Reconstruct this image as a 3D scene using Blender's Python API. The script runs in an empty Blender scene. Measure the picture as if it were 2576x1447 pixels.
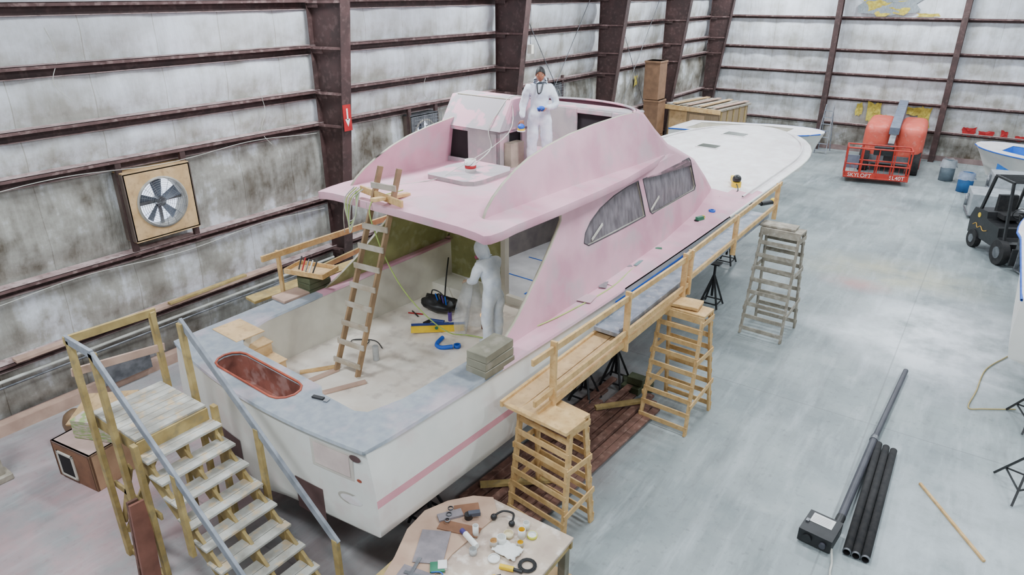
import bpy, bmesh, math, random
from mathutils import Vector, Matrix, noise
random.seed(4)
SC=bpy.context.scene; COL=SC.collection
pi=math.pi
# ------------------------------------------------------------ materials
def lin(c):
    return tuple(((v/255)/12.92 if v/255<=.04045 else ((v/255+.055)/1.055)**2.4) for v in c)+(1,)
MATS={}
def M(name,c1,c2=None,scale=3,rough=.6,metal=0,stretch=(1,1,1),bump=0,lo=.35,hi=.65,emit=0,c3=None,scale2=14,amt3=.5):
    if name in MATS: return MATS[name]
    m=bpy.data.materials.new(name); m.use_nodes=True; nt=m.node_tree; b=nt.nodes["Principled BSDF"]
    b.inputs["Roughness"].default_value=rough; b.inputs["Metallic"].default_value=metal
    tc=nt.nodes.new("ShaderNodeTexCoord"); mp=nt.nodes.new("ShaderNodeMapping"); mp.inputs["Scale"].default_value=stretch
    nt.links.new(tc.outputs["Object"],mp.inputs["Vector"])
    n=nt.nodes.new("ShaderNodeTexNoise"); n.inputs["Scale"].default_value=scale; n.inputs["Detail"].default_value=6
    nt.links.new(mp.outputs[0],n.inputs["Vector"])
    r=nt.nodes.new("ShaderNodeValToRGB"); r.color_ramp.elements[0].position=lo; r.color_ramp.elements[1].position=hi
    c2=c2 or tuple(v*.9 for v in c1)
    r.color_ramp.elements[0].color=lin(c1); r.color_ramp.elements[1].color=lin(c2)
    nt.links.new(n.outputs["Fac"],r.inputs["Fac"]); out=r.outputs["Color"]
    if c3:
        n2=nt.nodes.new("ShaderNodeTexNoise"); n2.inputs["Scale"].default_value=scale2; n2.inputs["Detail"].default_value=4
        nt.links.new(mp.outputs[0],n2.inputs["Vector"])
        r2=nt.nodes.new("ShaderNodeValToRGB"); r2.color_ramp.elements[0].position=.53; r2.color_ramp.elements[1].position=.66
        r2.color_ramp.elements[0].color=(0,0,0,1); r2.color_ramp.elements[1].color=(amt3,amt3,amt3,1)
        nt.links.new(n2.outputs["Fac"],r2.inputs["Fac"])
        mx=nt.nodes.new("ShaderNodeMix"); mx.data_type='RGBA'
        nt.links.new(r2.outputs["Color"],mx.inputs["Factor"]); nt.links.new(out,mx.inputs[6]); mx.inputs[7].default_value=lin(c3)
        out=mx.outputs[2]
    nt.links.new(out,b.inputs["Base Color"])
    if bump:
        bp=nt.nodes.new("ShaderNodeBump"); bp.inputs["Strength"].default_value=bump; bp.inputs["Distance"].default_value=.02
        nt.links.new(n.outputs["Fac"],bp.inputs["Height"]); nt.links.new(bp.outputs[0],b.inputs["Normal"])
    if emit:
        nt.links.new(out,b.inputs["Emission Color"]); b.inputs["Emission Strength"].default_value=emit
    MATS[name]=m; return m
def film(name,c,alpha,stretch=(1,1,1),c2=None):
    m=M(name,c,c2 or tuple(v*.8 for v in c),scale=5,rough=.3,lo=.35,hi=.65,bump=.8,stretch=stretch)
    m.node_tree.nodes["Principled BSDF"].inputs["Alpha"].default_value=alpha; return m
pink=M("primer_pink",(222,174,188),(204,150,166),1.1,.62,c3=(194,174,180),scale2=1.7,amt3=.65,bump=.05,lo=.4,hi=.62)
pinkg=M("primer_mottled",(222,170,184),(174,166,170),2.2,.65,lo=.46,hi=.5)
greyp=M("fairing_grey",(172,164,162),(148,144,146),3,.7,c3=(216,170,180),scale2=3,amt3=.6)
rim=M("raw_rim",(168,164,142),(190,180,165),5,.7)
olive=M("fiberglass_olive",(156,156,104),(130,132,84),2.5,.5,c3=(178,178,140),scale2=6)
hullw=M("hull_white",(234,232,226),(218,218,212),1.2,.42,c3=(218,198,194),scale2=2.2,amt3=.4)
gelw=M("deck_white",(238,236,236),(222,216,216),3,.5,c3=(220,200,200),scale2=7,amt3=.4)
nons=M("covering_board_grey",(130,137,146),(148,153,158),9,.7,c3=(190,166,172),scale2=1.6,amt3=.5)
sole=M("cockpit_sole",(240,232,220),(224,212,198),2.2,.6,c3=(186,172,162),scale2=4,amt3=.55)
cream=M("cream_gelcoat",(222,218,204),(202,196,184),2,.5)
orange=M("orange_liner",(180,86,60),(140,68,52),5,.45)
dark=M("dark_void",(22,18,20),(30,26,28),4,.8)
saloon=M("saloon_lining",(120,114,112),(98,92,94),3,.7)
black=M("black_paint",(22,22,24),(36,36,38),6,.45)
rubber=M("rubber",(28,28,30),(46,44,44),10,.85)
brown=M("column_maroon",(76,54,52),(60,44,42),2.5,.6,c3=(120,96,92),scale2=9,amt3=.28)
dust=M("dusty_ledge",(200,178,176),(160,134,132),3,.9,c3=(112,88,84),scale2=8,amt3=.6)
lipm=M("girt_lip",(110,84,82),(84,62,60),4,.8,c3=(160,134,130),scale2=7,amt3=.6)
wood=M("pine_new",(220,184,128),(198,158,102),6,.65,stretch=(1,1,1),bump=.05,c3=(166,126,78),scale2=20,amt3=.4)
wood2=M("pine_yellow",(184,160,104),(152,128,78),5,.7,c3=(136,126,98),scale2=10)
ply=M("plywood",(210,176,130),(188,154,108),4,.7,c3=(160,130,96),scale2=12,amt3=.5)
woodw=M("weathered_wood",(170,162,146),(136,128,114),7,.8,c3=(196,190,180),scale2=9)
woodg=M("grey_green_timber",(140,136,118),(118,114,98),3,.8,c3=(166,158,146),scale2=5,amt3=.4)
tread=M("tread_painted",(192,190,182),(154,150,140),5,.75,c3=(204,176,136),scale2=8,amt3=.7)
railg=M("rail_grey",(150,154,162),(122,126,134),6,.6)
mahog=M("mahogany_boards",(124,88,76),(96,68,58),5,.65,c3=(160,126,112),scale2=9)
alu=M("aluminium_plank",(150,156,166),(116,124,134),5,.5,metal=.2,c3=(180,176,178),scale2=9)
steel=M("bare_steel",(140,142,146),(100,102,106),6,.4,metal=.6)
paper=M("paper_white",(238,238,234),(222,222,218),6,.7)
blue=M("blue_tape",(20,96,205),(14,80,180),6,.5)
yellow=M("yellow_plastic",(240,200,30),(220,180,24),6,.45)
red=M("red_sign",(180,30,34),(155,26,30),6,.5)
lred=M("lift_red",(200,56,38),(170,44,34),4,.5,c3=(140,50,42),scale2=10)
lorange=M("lift_orange",(228,100,80),(210,86,70),3,.5,c3=(232,140,124),scale2=6)
green=M("green_plastic",(50,124,92),(40,104,76),6,.5)
purple=M("purple_plastic",(100,70,150),(80,55,130),6,.5)
suit=M("coverall_white",(232,237,244),(204,212,226),6,.75,bump=.9)
skin=M("skin",(170,112,84),(154,98,72),12,.55)
hair=M("hair_black",(20,17,17),(30,26,24),30,.6)
glove=M("work_glove",(180,152,130),(162,132,112),12,.7)
filmw=film("window_masking_film",(104,97,103),.85,(1,2.2,.8),(142,134,140))
sheet=film("plastic_sheet",(216,220,226),.42)
board=M("brown_board",(142,100,74),(120,84,62),5,.7)
greysheet=M("sandpaper_grey",(140,132,136),(122,116,120),8,.8)
insul=M("yellow_insulation",(206,190,86),(166,146,62),8,.95,bump=.8)
gold=M("gold_letters",(220,170,60),(200,150,50),6,.4)
daylight=M("daylight_glass",(214,228,255),(235,242,255),3,.4,emit=2.0)
cordg=M("cord_green",(186,212,120),(166,192,104),5,.5)
cordw=M("cord_white",(210,210,202),(184,184,174),5,.5)
cordb=M("cord_black",(24,24,26),(34,34,36),5,.5)
gpipe=M("grey_pipe",(72,72,80),(60,60,68),5,.45)

def wallmat(name,axis):
    m=bpy.data.materials.new(name); m.use_nodes=True; nt=m.node_tree; N=nt.nodes; L=nt.links; b=N["Principled BSDF"]
    b.inputs["Roughness"].default_value=.7
    tc=N.new("ShaderNodeTexCoord")
    def noi(sc,st,det=8,lo=.4,hi=.62):
        mp=N.new("ShaderNodeMapping"); mp.inputs["Scale"].default_value=st; L.new(tc.outputs["Object"],mp.inputs[0])
        n=N.new("ShaderNodeTexNoise"); n.inputs["Scale"].default_value=sc; n.inputs["Detail"].default_value=det; n.inputs["Roughness"].default_value=.62
        L.new(mp.outputs[0],n.inputs["Vector"])
        r=N.new("ShaderNodeMapRange"); r.inputs[1].default_value=lo; r.inputs[2].default_value=hi; L.new(n.outputs["Fac"],r.inputs[0]); return r.outputs[0]
    a=noi(.9,(1,1,1.3)); s=noi(2.2,(1,1,.16)); f=noi(5,(1,1,.6),lo=.45,hi=.7)
    sep=N.new("ShaderNodeSeparateXYZ"); L.new(tc.outputs["Object"],sep.inputs[0])
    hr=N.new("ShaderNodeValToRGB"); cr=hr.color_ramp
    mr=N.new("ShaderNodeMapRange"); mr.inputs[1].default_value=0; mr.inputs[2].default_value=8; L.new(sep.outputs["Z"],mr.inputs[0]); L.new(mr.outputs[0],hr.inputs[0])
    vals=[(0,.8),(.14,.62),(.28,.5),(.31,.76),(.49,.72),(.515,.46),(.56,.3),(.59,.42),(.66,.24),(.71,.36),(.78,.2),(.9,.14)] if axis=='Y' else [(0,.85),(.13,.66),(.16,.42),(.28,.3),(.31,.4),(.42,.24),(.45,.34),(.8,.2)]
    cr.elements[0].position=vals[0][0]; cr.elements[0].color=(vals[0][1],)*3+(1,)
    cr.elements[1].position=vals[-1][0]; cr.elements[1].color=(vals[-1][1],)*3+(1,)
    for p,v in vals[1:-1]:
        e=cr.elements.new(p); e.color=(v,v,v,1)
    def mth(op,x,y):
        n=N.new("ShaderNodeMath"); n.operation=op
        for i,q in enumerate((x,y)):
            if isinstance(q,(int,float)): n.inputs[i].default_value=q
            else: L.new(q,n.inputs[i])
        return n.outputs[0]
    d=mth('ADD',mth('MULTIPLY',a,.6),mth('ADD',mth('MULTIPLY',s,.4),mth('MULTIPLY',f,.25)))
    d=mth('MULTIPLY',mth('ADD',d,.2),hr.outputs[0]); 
    # seams
    fr=mth('FRACT',mth('MULTIPLY',sep.outputs[axis],1/1.25),0); sm=mth('LESS_THAN',mth('ABSOLUTE',mth('SUBTRACT',fr,.5),0),.006)
    d=mth('ADD',d,mth('MULTIPLY',sm,.16)); 
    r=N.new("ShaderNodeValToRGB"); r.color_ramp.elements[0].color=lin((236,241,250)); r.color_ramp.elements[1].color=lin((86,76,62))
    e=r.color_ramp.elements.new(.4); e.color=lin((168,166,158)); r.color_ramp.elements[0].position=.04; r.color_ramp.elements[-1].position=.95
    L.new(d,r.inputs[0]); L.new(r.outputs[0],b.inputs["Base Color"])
    bp=N.new("ShaderNodeBump"); bp.inputs["Strength"].default_value=.4; bp.inputs["Distance"].default_value=.06; L.new(s,bp.inputs["Height"]); L.new(bp.outputs[0],b.inputs["Normal"])
    return m
def floormat():
    m=bpy.data.materials.new("concrete_floor"); m.use_nodes=True; nt=m.node_tree; N=nt.nodes; L=nt.links; b=N["Principled BSDF"]
    tc=N.new("ShaderNodeTexCoord")
    def noi(sc,st,lo,hi,det=8):
        mp=N.new("ShaderNodeMapping"); mp.inputs["Scale"].default_value=st; L.new(tc.outputs["Object"],mp.inputs[0])
        n=N.new("ShaderNodeTexNoise"); n.inputs["Scale"].default_value=sc; n.inputs["Detail"].default_value=det; n.inputs["Roughness"].default_value=.65
        L.new(mp.outputs[0],n.inputs["Vector"])
        r=N.new("ShaderNodeMapRange"); r.inputs[1].default_value=lo; r.inputs[2].default_value=hi; L.new(n.outputs["Fac"],r.inputs[0]); return r.outputs[0]
    def mix(f,A,Bc):
        x=N.new("ShaderNodeMix"); x.data_type='RGBA'; x.clamp_factor=True
        L.new(f,x.inputs["Factor"])
        for i,q in ((6,A),(7,Bc)):
            if isinstance(q,tuple): x.inputs[i].default_value=lin(q)
            else: L.new(q,x.inputs[i])
        return x.outputs[2]
    def mth(op,x,y,cl=False):
        n=N.new("ShaderNodeMath"); n.operation=op; n.use_clamp=cl
        for i,q in enumerate((x,y)):
            if isinstance(q,(int,float)): n.inputs[i].default_value=q
            else: L.new(q,n.inputs[i])
        return n.outputs[0]
    sep=N.new("ShaderNodeSeparateXYZ"); L.new(tc.outputs["Object"],sep.inputs[0]); X=sep.outputs["X"]; Y=sep.outputs["Y"]
    base=mix(noi(.35,(1,1,1),.35,.65),(164,173,173),(124,134,136))
    base=mix(mth('MULTIPLY',noi(2.5,(1.6,.25,1),.5,.75),.6),base,(192,200,204))
    base=mix(mth('MULTIPLY',noi(1.6,(2.2,.3,1),.52,.7),.45),base,(100,106,106))
    base=mix(mth('MULTIPLY',noi(9,(1,1,1),.56,.72),.5),base,(102,106,104))
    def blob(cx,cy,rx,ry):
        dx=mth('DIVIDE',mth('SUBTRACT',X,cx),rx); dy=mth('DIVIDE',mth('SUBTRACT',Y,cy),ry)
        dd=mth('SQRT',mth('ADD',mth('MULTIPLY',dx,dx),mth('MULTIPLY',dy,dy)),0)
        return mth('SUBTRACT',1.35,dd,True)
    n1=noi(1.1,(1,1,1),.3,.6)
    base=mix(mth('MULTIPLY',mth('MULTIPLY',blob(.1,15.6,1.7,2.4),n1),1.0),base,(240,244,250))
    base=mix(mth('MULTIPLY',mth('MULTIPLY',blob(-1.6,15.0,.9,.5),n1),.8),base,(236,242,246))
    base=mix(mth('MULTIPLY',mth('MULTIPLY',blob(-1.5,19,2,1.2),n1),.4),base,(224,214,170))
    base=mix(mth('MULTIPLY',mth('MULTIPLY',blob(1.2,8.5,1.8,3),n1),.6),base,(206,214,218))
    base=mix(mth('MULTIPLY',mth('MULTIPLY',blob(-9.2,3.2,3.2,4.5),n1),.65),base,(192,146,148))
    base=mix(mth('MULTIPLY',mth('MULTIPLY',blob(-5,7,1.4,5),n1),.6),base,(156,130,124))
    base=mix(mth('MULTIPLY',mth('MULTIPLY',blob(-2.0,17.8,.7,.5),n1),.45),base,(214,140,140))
    # control joints
    j=mth('LESS_THAN',mth('ABSOLUTE',mth('ADD',X,.62),0),.012)
    j2=mth('LESS_THAN',mth('ABSOLUTE',mth('SUBTRACT',mth('FRACT',mth('DIVIDE',Y,7.6),0),.5),0),.0016)
    base=mix(mth('MULTIPLY',mth('ADD',j,j2,True),.35),base,(100,102,100))
    L.new(base,b.inputs["Base Color"]); 
    rr=N.new("ShaderNodeMapRange"); rr.inputs[3].default_value=.28; rr.inputs[4].default_value=.55; L.new(n1,rr.inputs[0]); L.new(rr.outputs[0],b.inputs["Roughness"])
    return m

# ------------------------------------------------------------ builder
class B:
    def __init__(s,name,M4=None): s.name=name; s.v=[]; s.f=[]; s.mi=[]; s.mats=[]; s.sm=[]; s.T=Matrix.Identity(4); s.M4=M4
    def add(s,vs,fs,mat,smooth=False):
        if mat not in s.mats: s.mats.append(mat)
        k=s.mats.index(mat); o=len(s.v); s.v+=[s.T@Vector(v) for v in vs]
        for i,f in enumerate(fs): s.f.append([o+j for j in f]); s.mi.append(k); s.sm.append(smooth)
    def box(s,c,d,mat,rz=0,R=None,top=None):
        hx,hy,hz=d[0]/2,d[1]/2,d[2]/2; R=R or Matrix.Rotation(rz,3,'Z'); c=Vector(c)
        t=top or 1
        vs=[c+R@Vector((x*hx*(t if z>0 else 1),y*hy*(t if z>0 else 1),z*hz)) for z in(-1,1) for y in(-1,1) for x in(-1,1)]
        s.add(vs,[(0,2,3,1),(4,5,7,6),(0,1,5,4),(2,6,7,3),(0,4,6,2),(1,3,7,5)],mat)
    def bb(s,a,b,mat): s.box([(a[i]+b[i])/2 for i in range(3)],[abs(b[i]-a[i]) for i in range(3)],mat)
    def beam(s,p,q,w,h,mat,up=(0,0,1)):
        p=Vector(p);q=Vector(q);y=(q-p); l=y.length; y.normalize(); up=Vector(up)
        x=y.cross(up)
        if x.length<1e-4: x=y.cross(Vector((0,1,0)))
        x.normalize(); z=x.cross(y); R=Matrix((x,y,z)).transposed()
        s.box((p+q)/2,(w,l,h),mat,R=R)
    def cyl(s,p,q,r,mat,n=12,r2=None,cap=True):
        p=Vector(p);q=Vector(q);z=(q-p).normalized(); x=z.orthogonal().normalized(); y=z.cross(x); r2=r if r2 is None else r2
        vs=[];
        for c,rr in((p,r),(q,r2)):
            for i in range(n): a=2*pi*i/n; vs.append(c+x*math.cos(a)*rr+y*math.sin(a)*rr)
        s.add(vs,[(i,(i+1)%n,n+(i+1)%n,n+i) for i in range(n)],mat,True)
        if cap: s.add(vs,[tuple(range(n))[::-1],tuple(range(n,2*n))],mat)
    def tube(s,p,q,ro,ri,mat,n=20,inm=None):
        p=Vector(p);q=Vector(q);z=(q-p).normalized(); x=z.orthogonal().normalized(); y=z.cross(x)
        vs=[]
        for c,rr in((p,ro),(q,ro),(q,ri),(p,ri)):
            for i in range(n): a=2*pi*i/n; vs.append(c+x*math.cos(a)*rr+y*math.sin(a)*rr)
        s.add(vs,[(i,(i+1)%n,n+(i+1)%n,n+i) for i in range(n)]+[(n+i,n+(i+1)%n,2*n+(i+1)%n,2*n+i) for i in range(n)]+[(3*n+i,3*n+(i+1)%n,(i+1)%n,i) for i in range(n)],mat,True)
        s.add(vs,[(2*n+i,2*n+(i+1)%n,3*n+(i+1)%n,3*n+i) for i in range(n)],inm or mat,True)
    def sph(s,c,r,mat,n=12,m=8,R=None,pw=1):
        c=Vector(c); r=(r,r,r) if isinstance(r,(int,float)) else r; R=R or Matrix.Identity(3); vs=[]
        sp=lambda v:math.copysign(abs(v)**pw,v)
        for j in range(m+1):
            t=pi*j/m
            for i in range(n): a=2*pi*i/n; vs.append(c+R@Vector((r[0]*sp(math.sin(t))*sp(math.cos(a)),r[1]*sp(math.sin(t))*sp(math.sin(a)),r[2]*sp(math.cos(t)))))
        s.add(vs,[(j*n+i,(j+1)*n+i,(j+1)*n+(i+1)%n,j*n+(i+1)%n) for j in range(m) for i in range(n)],mat,True)
    def path(s,pts,r,mat,n=6,sub=6,closed=False):
        P=[Vector(p) for p in pts]; Q=[]
        if sub>1 and len(P)>2:
            for i in range(len(P)-1):
                a=P[max(i-1,0)];b=P[i];c=P[i+1];d=P[min(i+2,len(P)-1)]
                for k in range(sub):
                    t=k/sub; Q.append(.5*((2*b)+(c-a)*t+(2*a-5*b+4*c-d)*t*t+(3*b-a-3*c+d)*t**3))
            Q.append(P[-1])
        else: Q=P
        vs=[];prev=None
        for i,q in enumerate(Q):
            t=(Q[min(i+1,len(Q)-1)]-Q[max(i-1,0)])
            if t.length<1e-6: t=Vector((0,0,1))
            t.normalize()
            x=(prev-t*prev.dot(t)) if prev else t.orthogonal()
            x.normalize(); prev=x; y=t.cross(x)
            for k in range(n): a=2*pi*k/n; vs.append(q+x*math.cos(a)*r+y*math.sin(a)*r)
        s.add(vs,[(i*n+k,i*n+(k+1)%n,(i+1)*n+(k+1)%n,(i+1)*n+k) for i in range(len(Q)-1) for k in range(n)],mat,True)
    def prism(s,pts,z0,z1,mat,side=None,axis='Z'):
        n=len(pts)
        def mk(p,z): return (p[0],p[1],z) if axis=='Z' else ((z,p[0],p[1]) if axis=='X' else (p[0],z,p[1]))
        vs=[mk(p,z0) for p in pts]+[mk(p,z1) for p in pts]
        s.add(vs,[tuple(range(n))[::-1],tuple(range(n,2*n))],mat)
        s.add(vs,[(i,(i+1)%n,n+(i+1)%n,n+i) for i in range(n)],side or mat)
    def grid(s,fn,nu,nv,mat,smooth=True,matfn=None):
        vs=[fn(i/nu,j/nv) for j in range(nv+1) for i in range(nu+1)]
        fs=[(j*(nu+1)+i,j*(nu+1)+i+1,(j+1)*(nu+1)+i+1,(j+1)*(nu+1)+i) for j in range(nv) for i in range(nu)]
        if not matfn: s.add(vs,fs,mat,smooth)
        else:
            g={}
            for f in fs:
                c=sum((Vector(vs[k]) for k in f),Vector())/4; mm=matfn(c)
                if mm is not None: g.setdefault(mm,[]).append(f)
            for mm,ff in g.items(): s.add(vs,ff,mm,smooth)
    def done(s,parent=None,bev=0,solid=0,M4=None):
        me=bpy.data.meshes.new(s.name); me.from_pydata([tuple(v) for v in s.v],[],s.f)
        for m in s.mats: me.materials.append(m)
        me.polygons.foreach_set("material_index",s.mi); me.polygons.foreach_set("use_smooth",s.sm); me.update()
        bm=bmesh.new(); bm.from_mesh(me)
        if not solid: bmesh.ops.recalc_face_normals(bm,faces=bm.faces)
        bmesh.ops.delete(bm,geom=[v for v in bm.verts if not v.link_faces],context='VERTS')
        bm.to_mesh(me); bm.free()
        o=bpy.data.objects.new(s.name,me); COL.objects.link(o)
        if parent: o.parent=parent
        mm=M4 or s.M4
        if mm is not None: o.matrix_world=mm if not parent else o.matrix_world
        if mm is not None and parent: o.matrix_local=mm
        if solid: q=o.modifiers.new("Solidify",'SOLIDIFY'); q.thickness=solid; q.offset=0
        if bev: q=o.modifiers.new("Bevel",'BEVEL'); q.width=bev; q.segments=1; q.limit_method='ANGLE'; q.angle_limit=math.radians(50)
        return o
def empty(name,M4=None):
    o=bpy.data.objects.new(name,None); COL.objects.link(o); o.empty_display_size=.2
    if M4 is not None: o.matrix_world=M4
    return o
def cutout(name,outline,holes,thick,cuts_u,cuts_v,deform,matfn,mats,parent=None,bev=0):
    cu=bpy.data.curves.new(name,'CURVE'); cu.dimensions='2D'; cu.fill_mode='BOTH'; cu.extrude=thick/2
    for pl in [outline]+holes:
        sp=cu.splines.new('POLY'); sp.points.add(len(pl)-1); sp.use_cyclic_u=True
        for i,p in enumerate(pl): sp.points[i].co=(p[0],p[1],0,1)
    ob=bpy.data.objects.new("tmp",cu); COL.objects.link(ob); bpy.context.view_layer.update()
    me=bpy.data.meshes.new_from_object(ob.evaluated_get(bpy.context.evaluated_depsgraph_get())); bpy.data.objects.remove(ob)
    me.materials.clear()
    for m in mats: me.materials.append(m)
    bm=bmesh.new(); bm.from_mesh(me); bmesh.ops.remove_doubles(bm,verts=bm.verts,dist=1e-4)
    for u in cuts_u: bmesh.ops.bisect_plane(bm,geom=bm.verts[:]+bm.edges[:]+bm.faces[:],plane_co=(u,0,0),plane_no=(1,0,0))
    for v in cuts_v: bmesh.ops.bisect_plane(bm,geom=bm.verts[:]+bm.edges[:]+bm.faces[:],plane_co=(0,v,0),plane_no=(0,1,0))
    bmesh.ops.recalc_face_normals(bm,faces=bm.faces); bm.normal_update()
    for f in bm.faces: f.material_index=matfn(f.calc_center_median(),f.normal)
    for v in bm.verts: v.co=Vector(deform(v.co.x,v.co.y,v.co.z))
    bmesh.ops.recalc_face_normals(bm,faces=bm.faces)
    bm.to_mesh(me); bm.free(); me.name=name
    o=bpy.data.objects.new(name,me); COL.objects.link(o)
    if parent: o.parent=parent
    if bev: q=o.modifiers.new("Bevel",'BEVEL'); q.width=bev; q.segments=2; q.limit_method='ANGLE'; q.angle_limit=math.radians(60)
    return o
def fr(a,b,n): return [a+(b-a)*i/n for i in range(n+1)]
def itp(tab,x):
    if x<=tab[0][0]: return tab[0][1]
    for (a,b),(c,d) in zip(tab,tab[1:]):
        if x<=c: return b+(d-b)*(x-a)/(c-a)
    return tab[-1][1]
def T(x,y,z,rz=0): return Matrix.Translation((x,y,z))@Matrix.Rotation(rz,4,'Z')
def text(body,size,M4,mat,parent,name):
    c=bpy.data.curves.new(name,'FONT'); c.body=body; c.size=size; c.align_x='CENTER'; c.align_y='CENTER'; c.extrude=.004; c.materials.append(mat)
    o=bpy.data.objects.new(name,c); COL.objects.link(o); o.parent=parent; o.matrix_local=M4; return o

# ------------------------------------------------------------ camera
H=6.7
cam=bpy.data.cameras.new("camera"); co=bpy.data.objects.new("camera",cam); COL.objects.link(co)
co.location=(0,0,H); cam.sensor_width=36; cam.lens=36*1720/2576; cam.clip_end=200
co.rotation_euler=(math.radians(90-23.4),0,math.radians(35)); SC.camera=co

# ------------------------------------------------------------ room
WX=-12.46; WY=34.6
GZ=[.12,1.18,2.39,4.06,4.75,5.67,6.56,7.5]
EZ=[.5,1.25,2.35,3.4,4.4,5.72,6.7,7.6]
def bulge(z,tab):
    for a,b in zip(tab,tab[1:]):
        if a<=z<=b: return math.sin(pi*(z-a)/(b-a))
    return 0
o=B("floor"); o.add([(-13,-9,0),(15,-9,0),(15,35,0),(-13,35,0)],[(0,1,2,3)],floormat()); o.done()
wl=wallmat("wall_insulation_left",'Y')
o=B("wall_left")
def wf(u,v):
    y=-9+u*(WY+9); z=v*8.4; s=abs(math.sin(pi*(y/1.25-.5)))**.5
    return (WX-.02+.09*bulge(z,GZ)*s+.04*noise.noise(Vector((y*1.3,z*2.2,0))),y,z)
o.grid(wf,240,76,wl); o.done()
o=B("wall_end")
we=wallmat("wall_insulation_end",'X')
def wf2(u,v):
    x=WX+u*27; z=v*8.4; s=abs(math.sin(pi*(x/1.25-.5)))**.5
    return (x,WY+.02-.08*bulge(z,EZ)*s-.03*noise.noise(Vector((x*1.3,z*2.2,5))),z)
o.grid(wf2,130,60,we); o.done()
o=B("ceiling"); o.box((1,13,8.45),(28,44,.1),M("ceiling_panel",(225,228,232),(210,212,216),1)); o.done()
o=B("wall_right"); o.box((15,13,4.2),(.1,44,8.4),M("wall_panel_plain",(215,218,222),(190,190,188),1)); o.done()
def girts(name,axis,zs,a,b,const,sgn):
    o=B(name)
    for z in zs:
        if axis=='Y':
            o.bb((const,a,z-.012),(const+.25,b,z+.0),dust); o.bb((const+.235,a,z-.06),(const+.25,b,z-.002),lipm)
            o.bb((const+.0,a,z-.2),(const+.03,b,z-.012),brown); o.bb((const+.03,a,z-.2),(const+.09,b,z-.188),dust)
        else:
            o.bb((a,const,z-.012),(b,const-.24,z),dust); o.bb((a,const-.225,z-.06),(b,const-.24,z-.002),lipm)
            o.bb((a,const,z-.15),(b,const-.03,z-.012),brown); 
    return o.done()
girts("left_wall_girts",'Y',GZ[1:],-9,WY,WX+.03,1)
girts("end_wall_girts",'X',EZ[1:],WX,15,WY-.03,1)
o=B("trim_1"); o.bb((WX,-9,0),(WX+.1,WY,.16),M("sill_dirty",(150,128,124),(120,100,98),3)); o.done()
o=B("trim_2"); o.bb((WX,WY,0),(15,WY-.1,.2),MATS["sill_dirty"]); o.done()
for k,y in enumerate([10.16,16.75,22.9,28.6,33.9]):
    o=B("steel_column"); d0,d1=.42,1.2
    def dep(z): return d0+(d1-d0)*z/6.6
    x0=WX+.25
    zs=8.4
    o.prism([(x0,0),(x0+dep(0)-.15,0),(x0+dep(zs)-.15,zs),(x0,zs)],y-.008,y+.008,brown,axis='Y')
    o.bb((x0-.012,y-.12,0),(x0,y+.12,zs),brown)
    o.beam((x0+dep(0)-.15,y,0),(x0+dep(zs)-.15,y,zs),.26,.016,brown,up=(1,0,0))
    o.bb((x0-.02,y-.2,0),(x0+.4,y+.2,.03),steel)
    for z in GZ[1:-1]: o.bb((x0,y-.1,z-.16),(x0+.32,y-.09,z-.02),brown); o.beam((x0,y-.12,z-.05),(x0+dep(z)-.2,y-.05,z-.04),.05,.05,lipm)
    o.done()
for k,x in enumerate([-6.66,-1.97,2.9,7.7,12.4]):
    o=B("end_wall_post"); o.bb((x-.11,WY-.55,0),(x+.11,WY-.53,8.4),brown); o.bb((x-.008,WY-.53,0),(x+.008,WY-.26,8.4),brown); o.bb((x-.11,WY-.26,0),(x+.11,WY-.245,8.4),brown); o.done()
# bracing rods and electrical
o=B("cross_brace_rods"); xx=WX+.3
for (y0,y1) in ((16.9,22.8),(22.95,28.5)):
    o.cyl((xx,y0,.3),(xx,y1,7.5),.012,steel,6); o.cyl((xx,y0,7.5),(xx,y1,.3),.012,steel,6)
o.done()
o=B("wall_conduit"); o.cyl((WX+.3,-5,.93),(WX+.3,10,.93),.03,cordw,8); o.cyl((WX+.33,-5,.84),(WX+.33,10,.84),.02,steel,8)
for z_ in(3.9,2.2): o.path([(WX+.3,y,z_+.05*math.sin(y*1.7)) for y in fr(3,9.9,12)],.007,cordw,5,3)
for y_,z_ in((8.6,4.9),(5.0,6.2),(13.5,5.2)): o.path([(WX+.3,y_,z_),(WX+.27,y_+.1,z_-.4),(WX+.27,y_-.05,z_-.8),(WX+.27,y_+.15,z_-1.1)],.006,cordw,5)
o.done()
o=B("long_plank_on_girt",); o.beam((WX+.36,3.3,1.24),(WX+.34,8.4,1.24),.16,.05,M("plank_pink",(196,164,146),(172,142,126),4)); o.beam((WX+.42,5.9,1.29),(WX+.36,7.6,1.29),.1,.04,wood2); o.done()
o=B("base_duct"); o.bb((WX+.1,2.2,.0),(WX+.3,6.6,.2),MATS["plank_pink"]); o.box((WX+.35,4.9,.35),(.1,.9,.35),steel); o.done()
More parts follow.
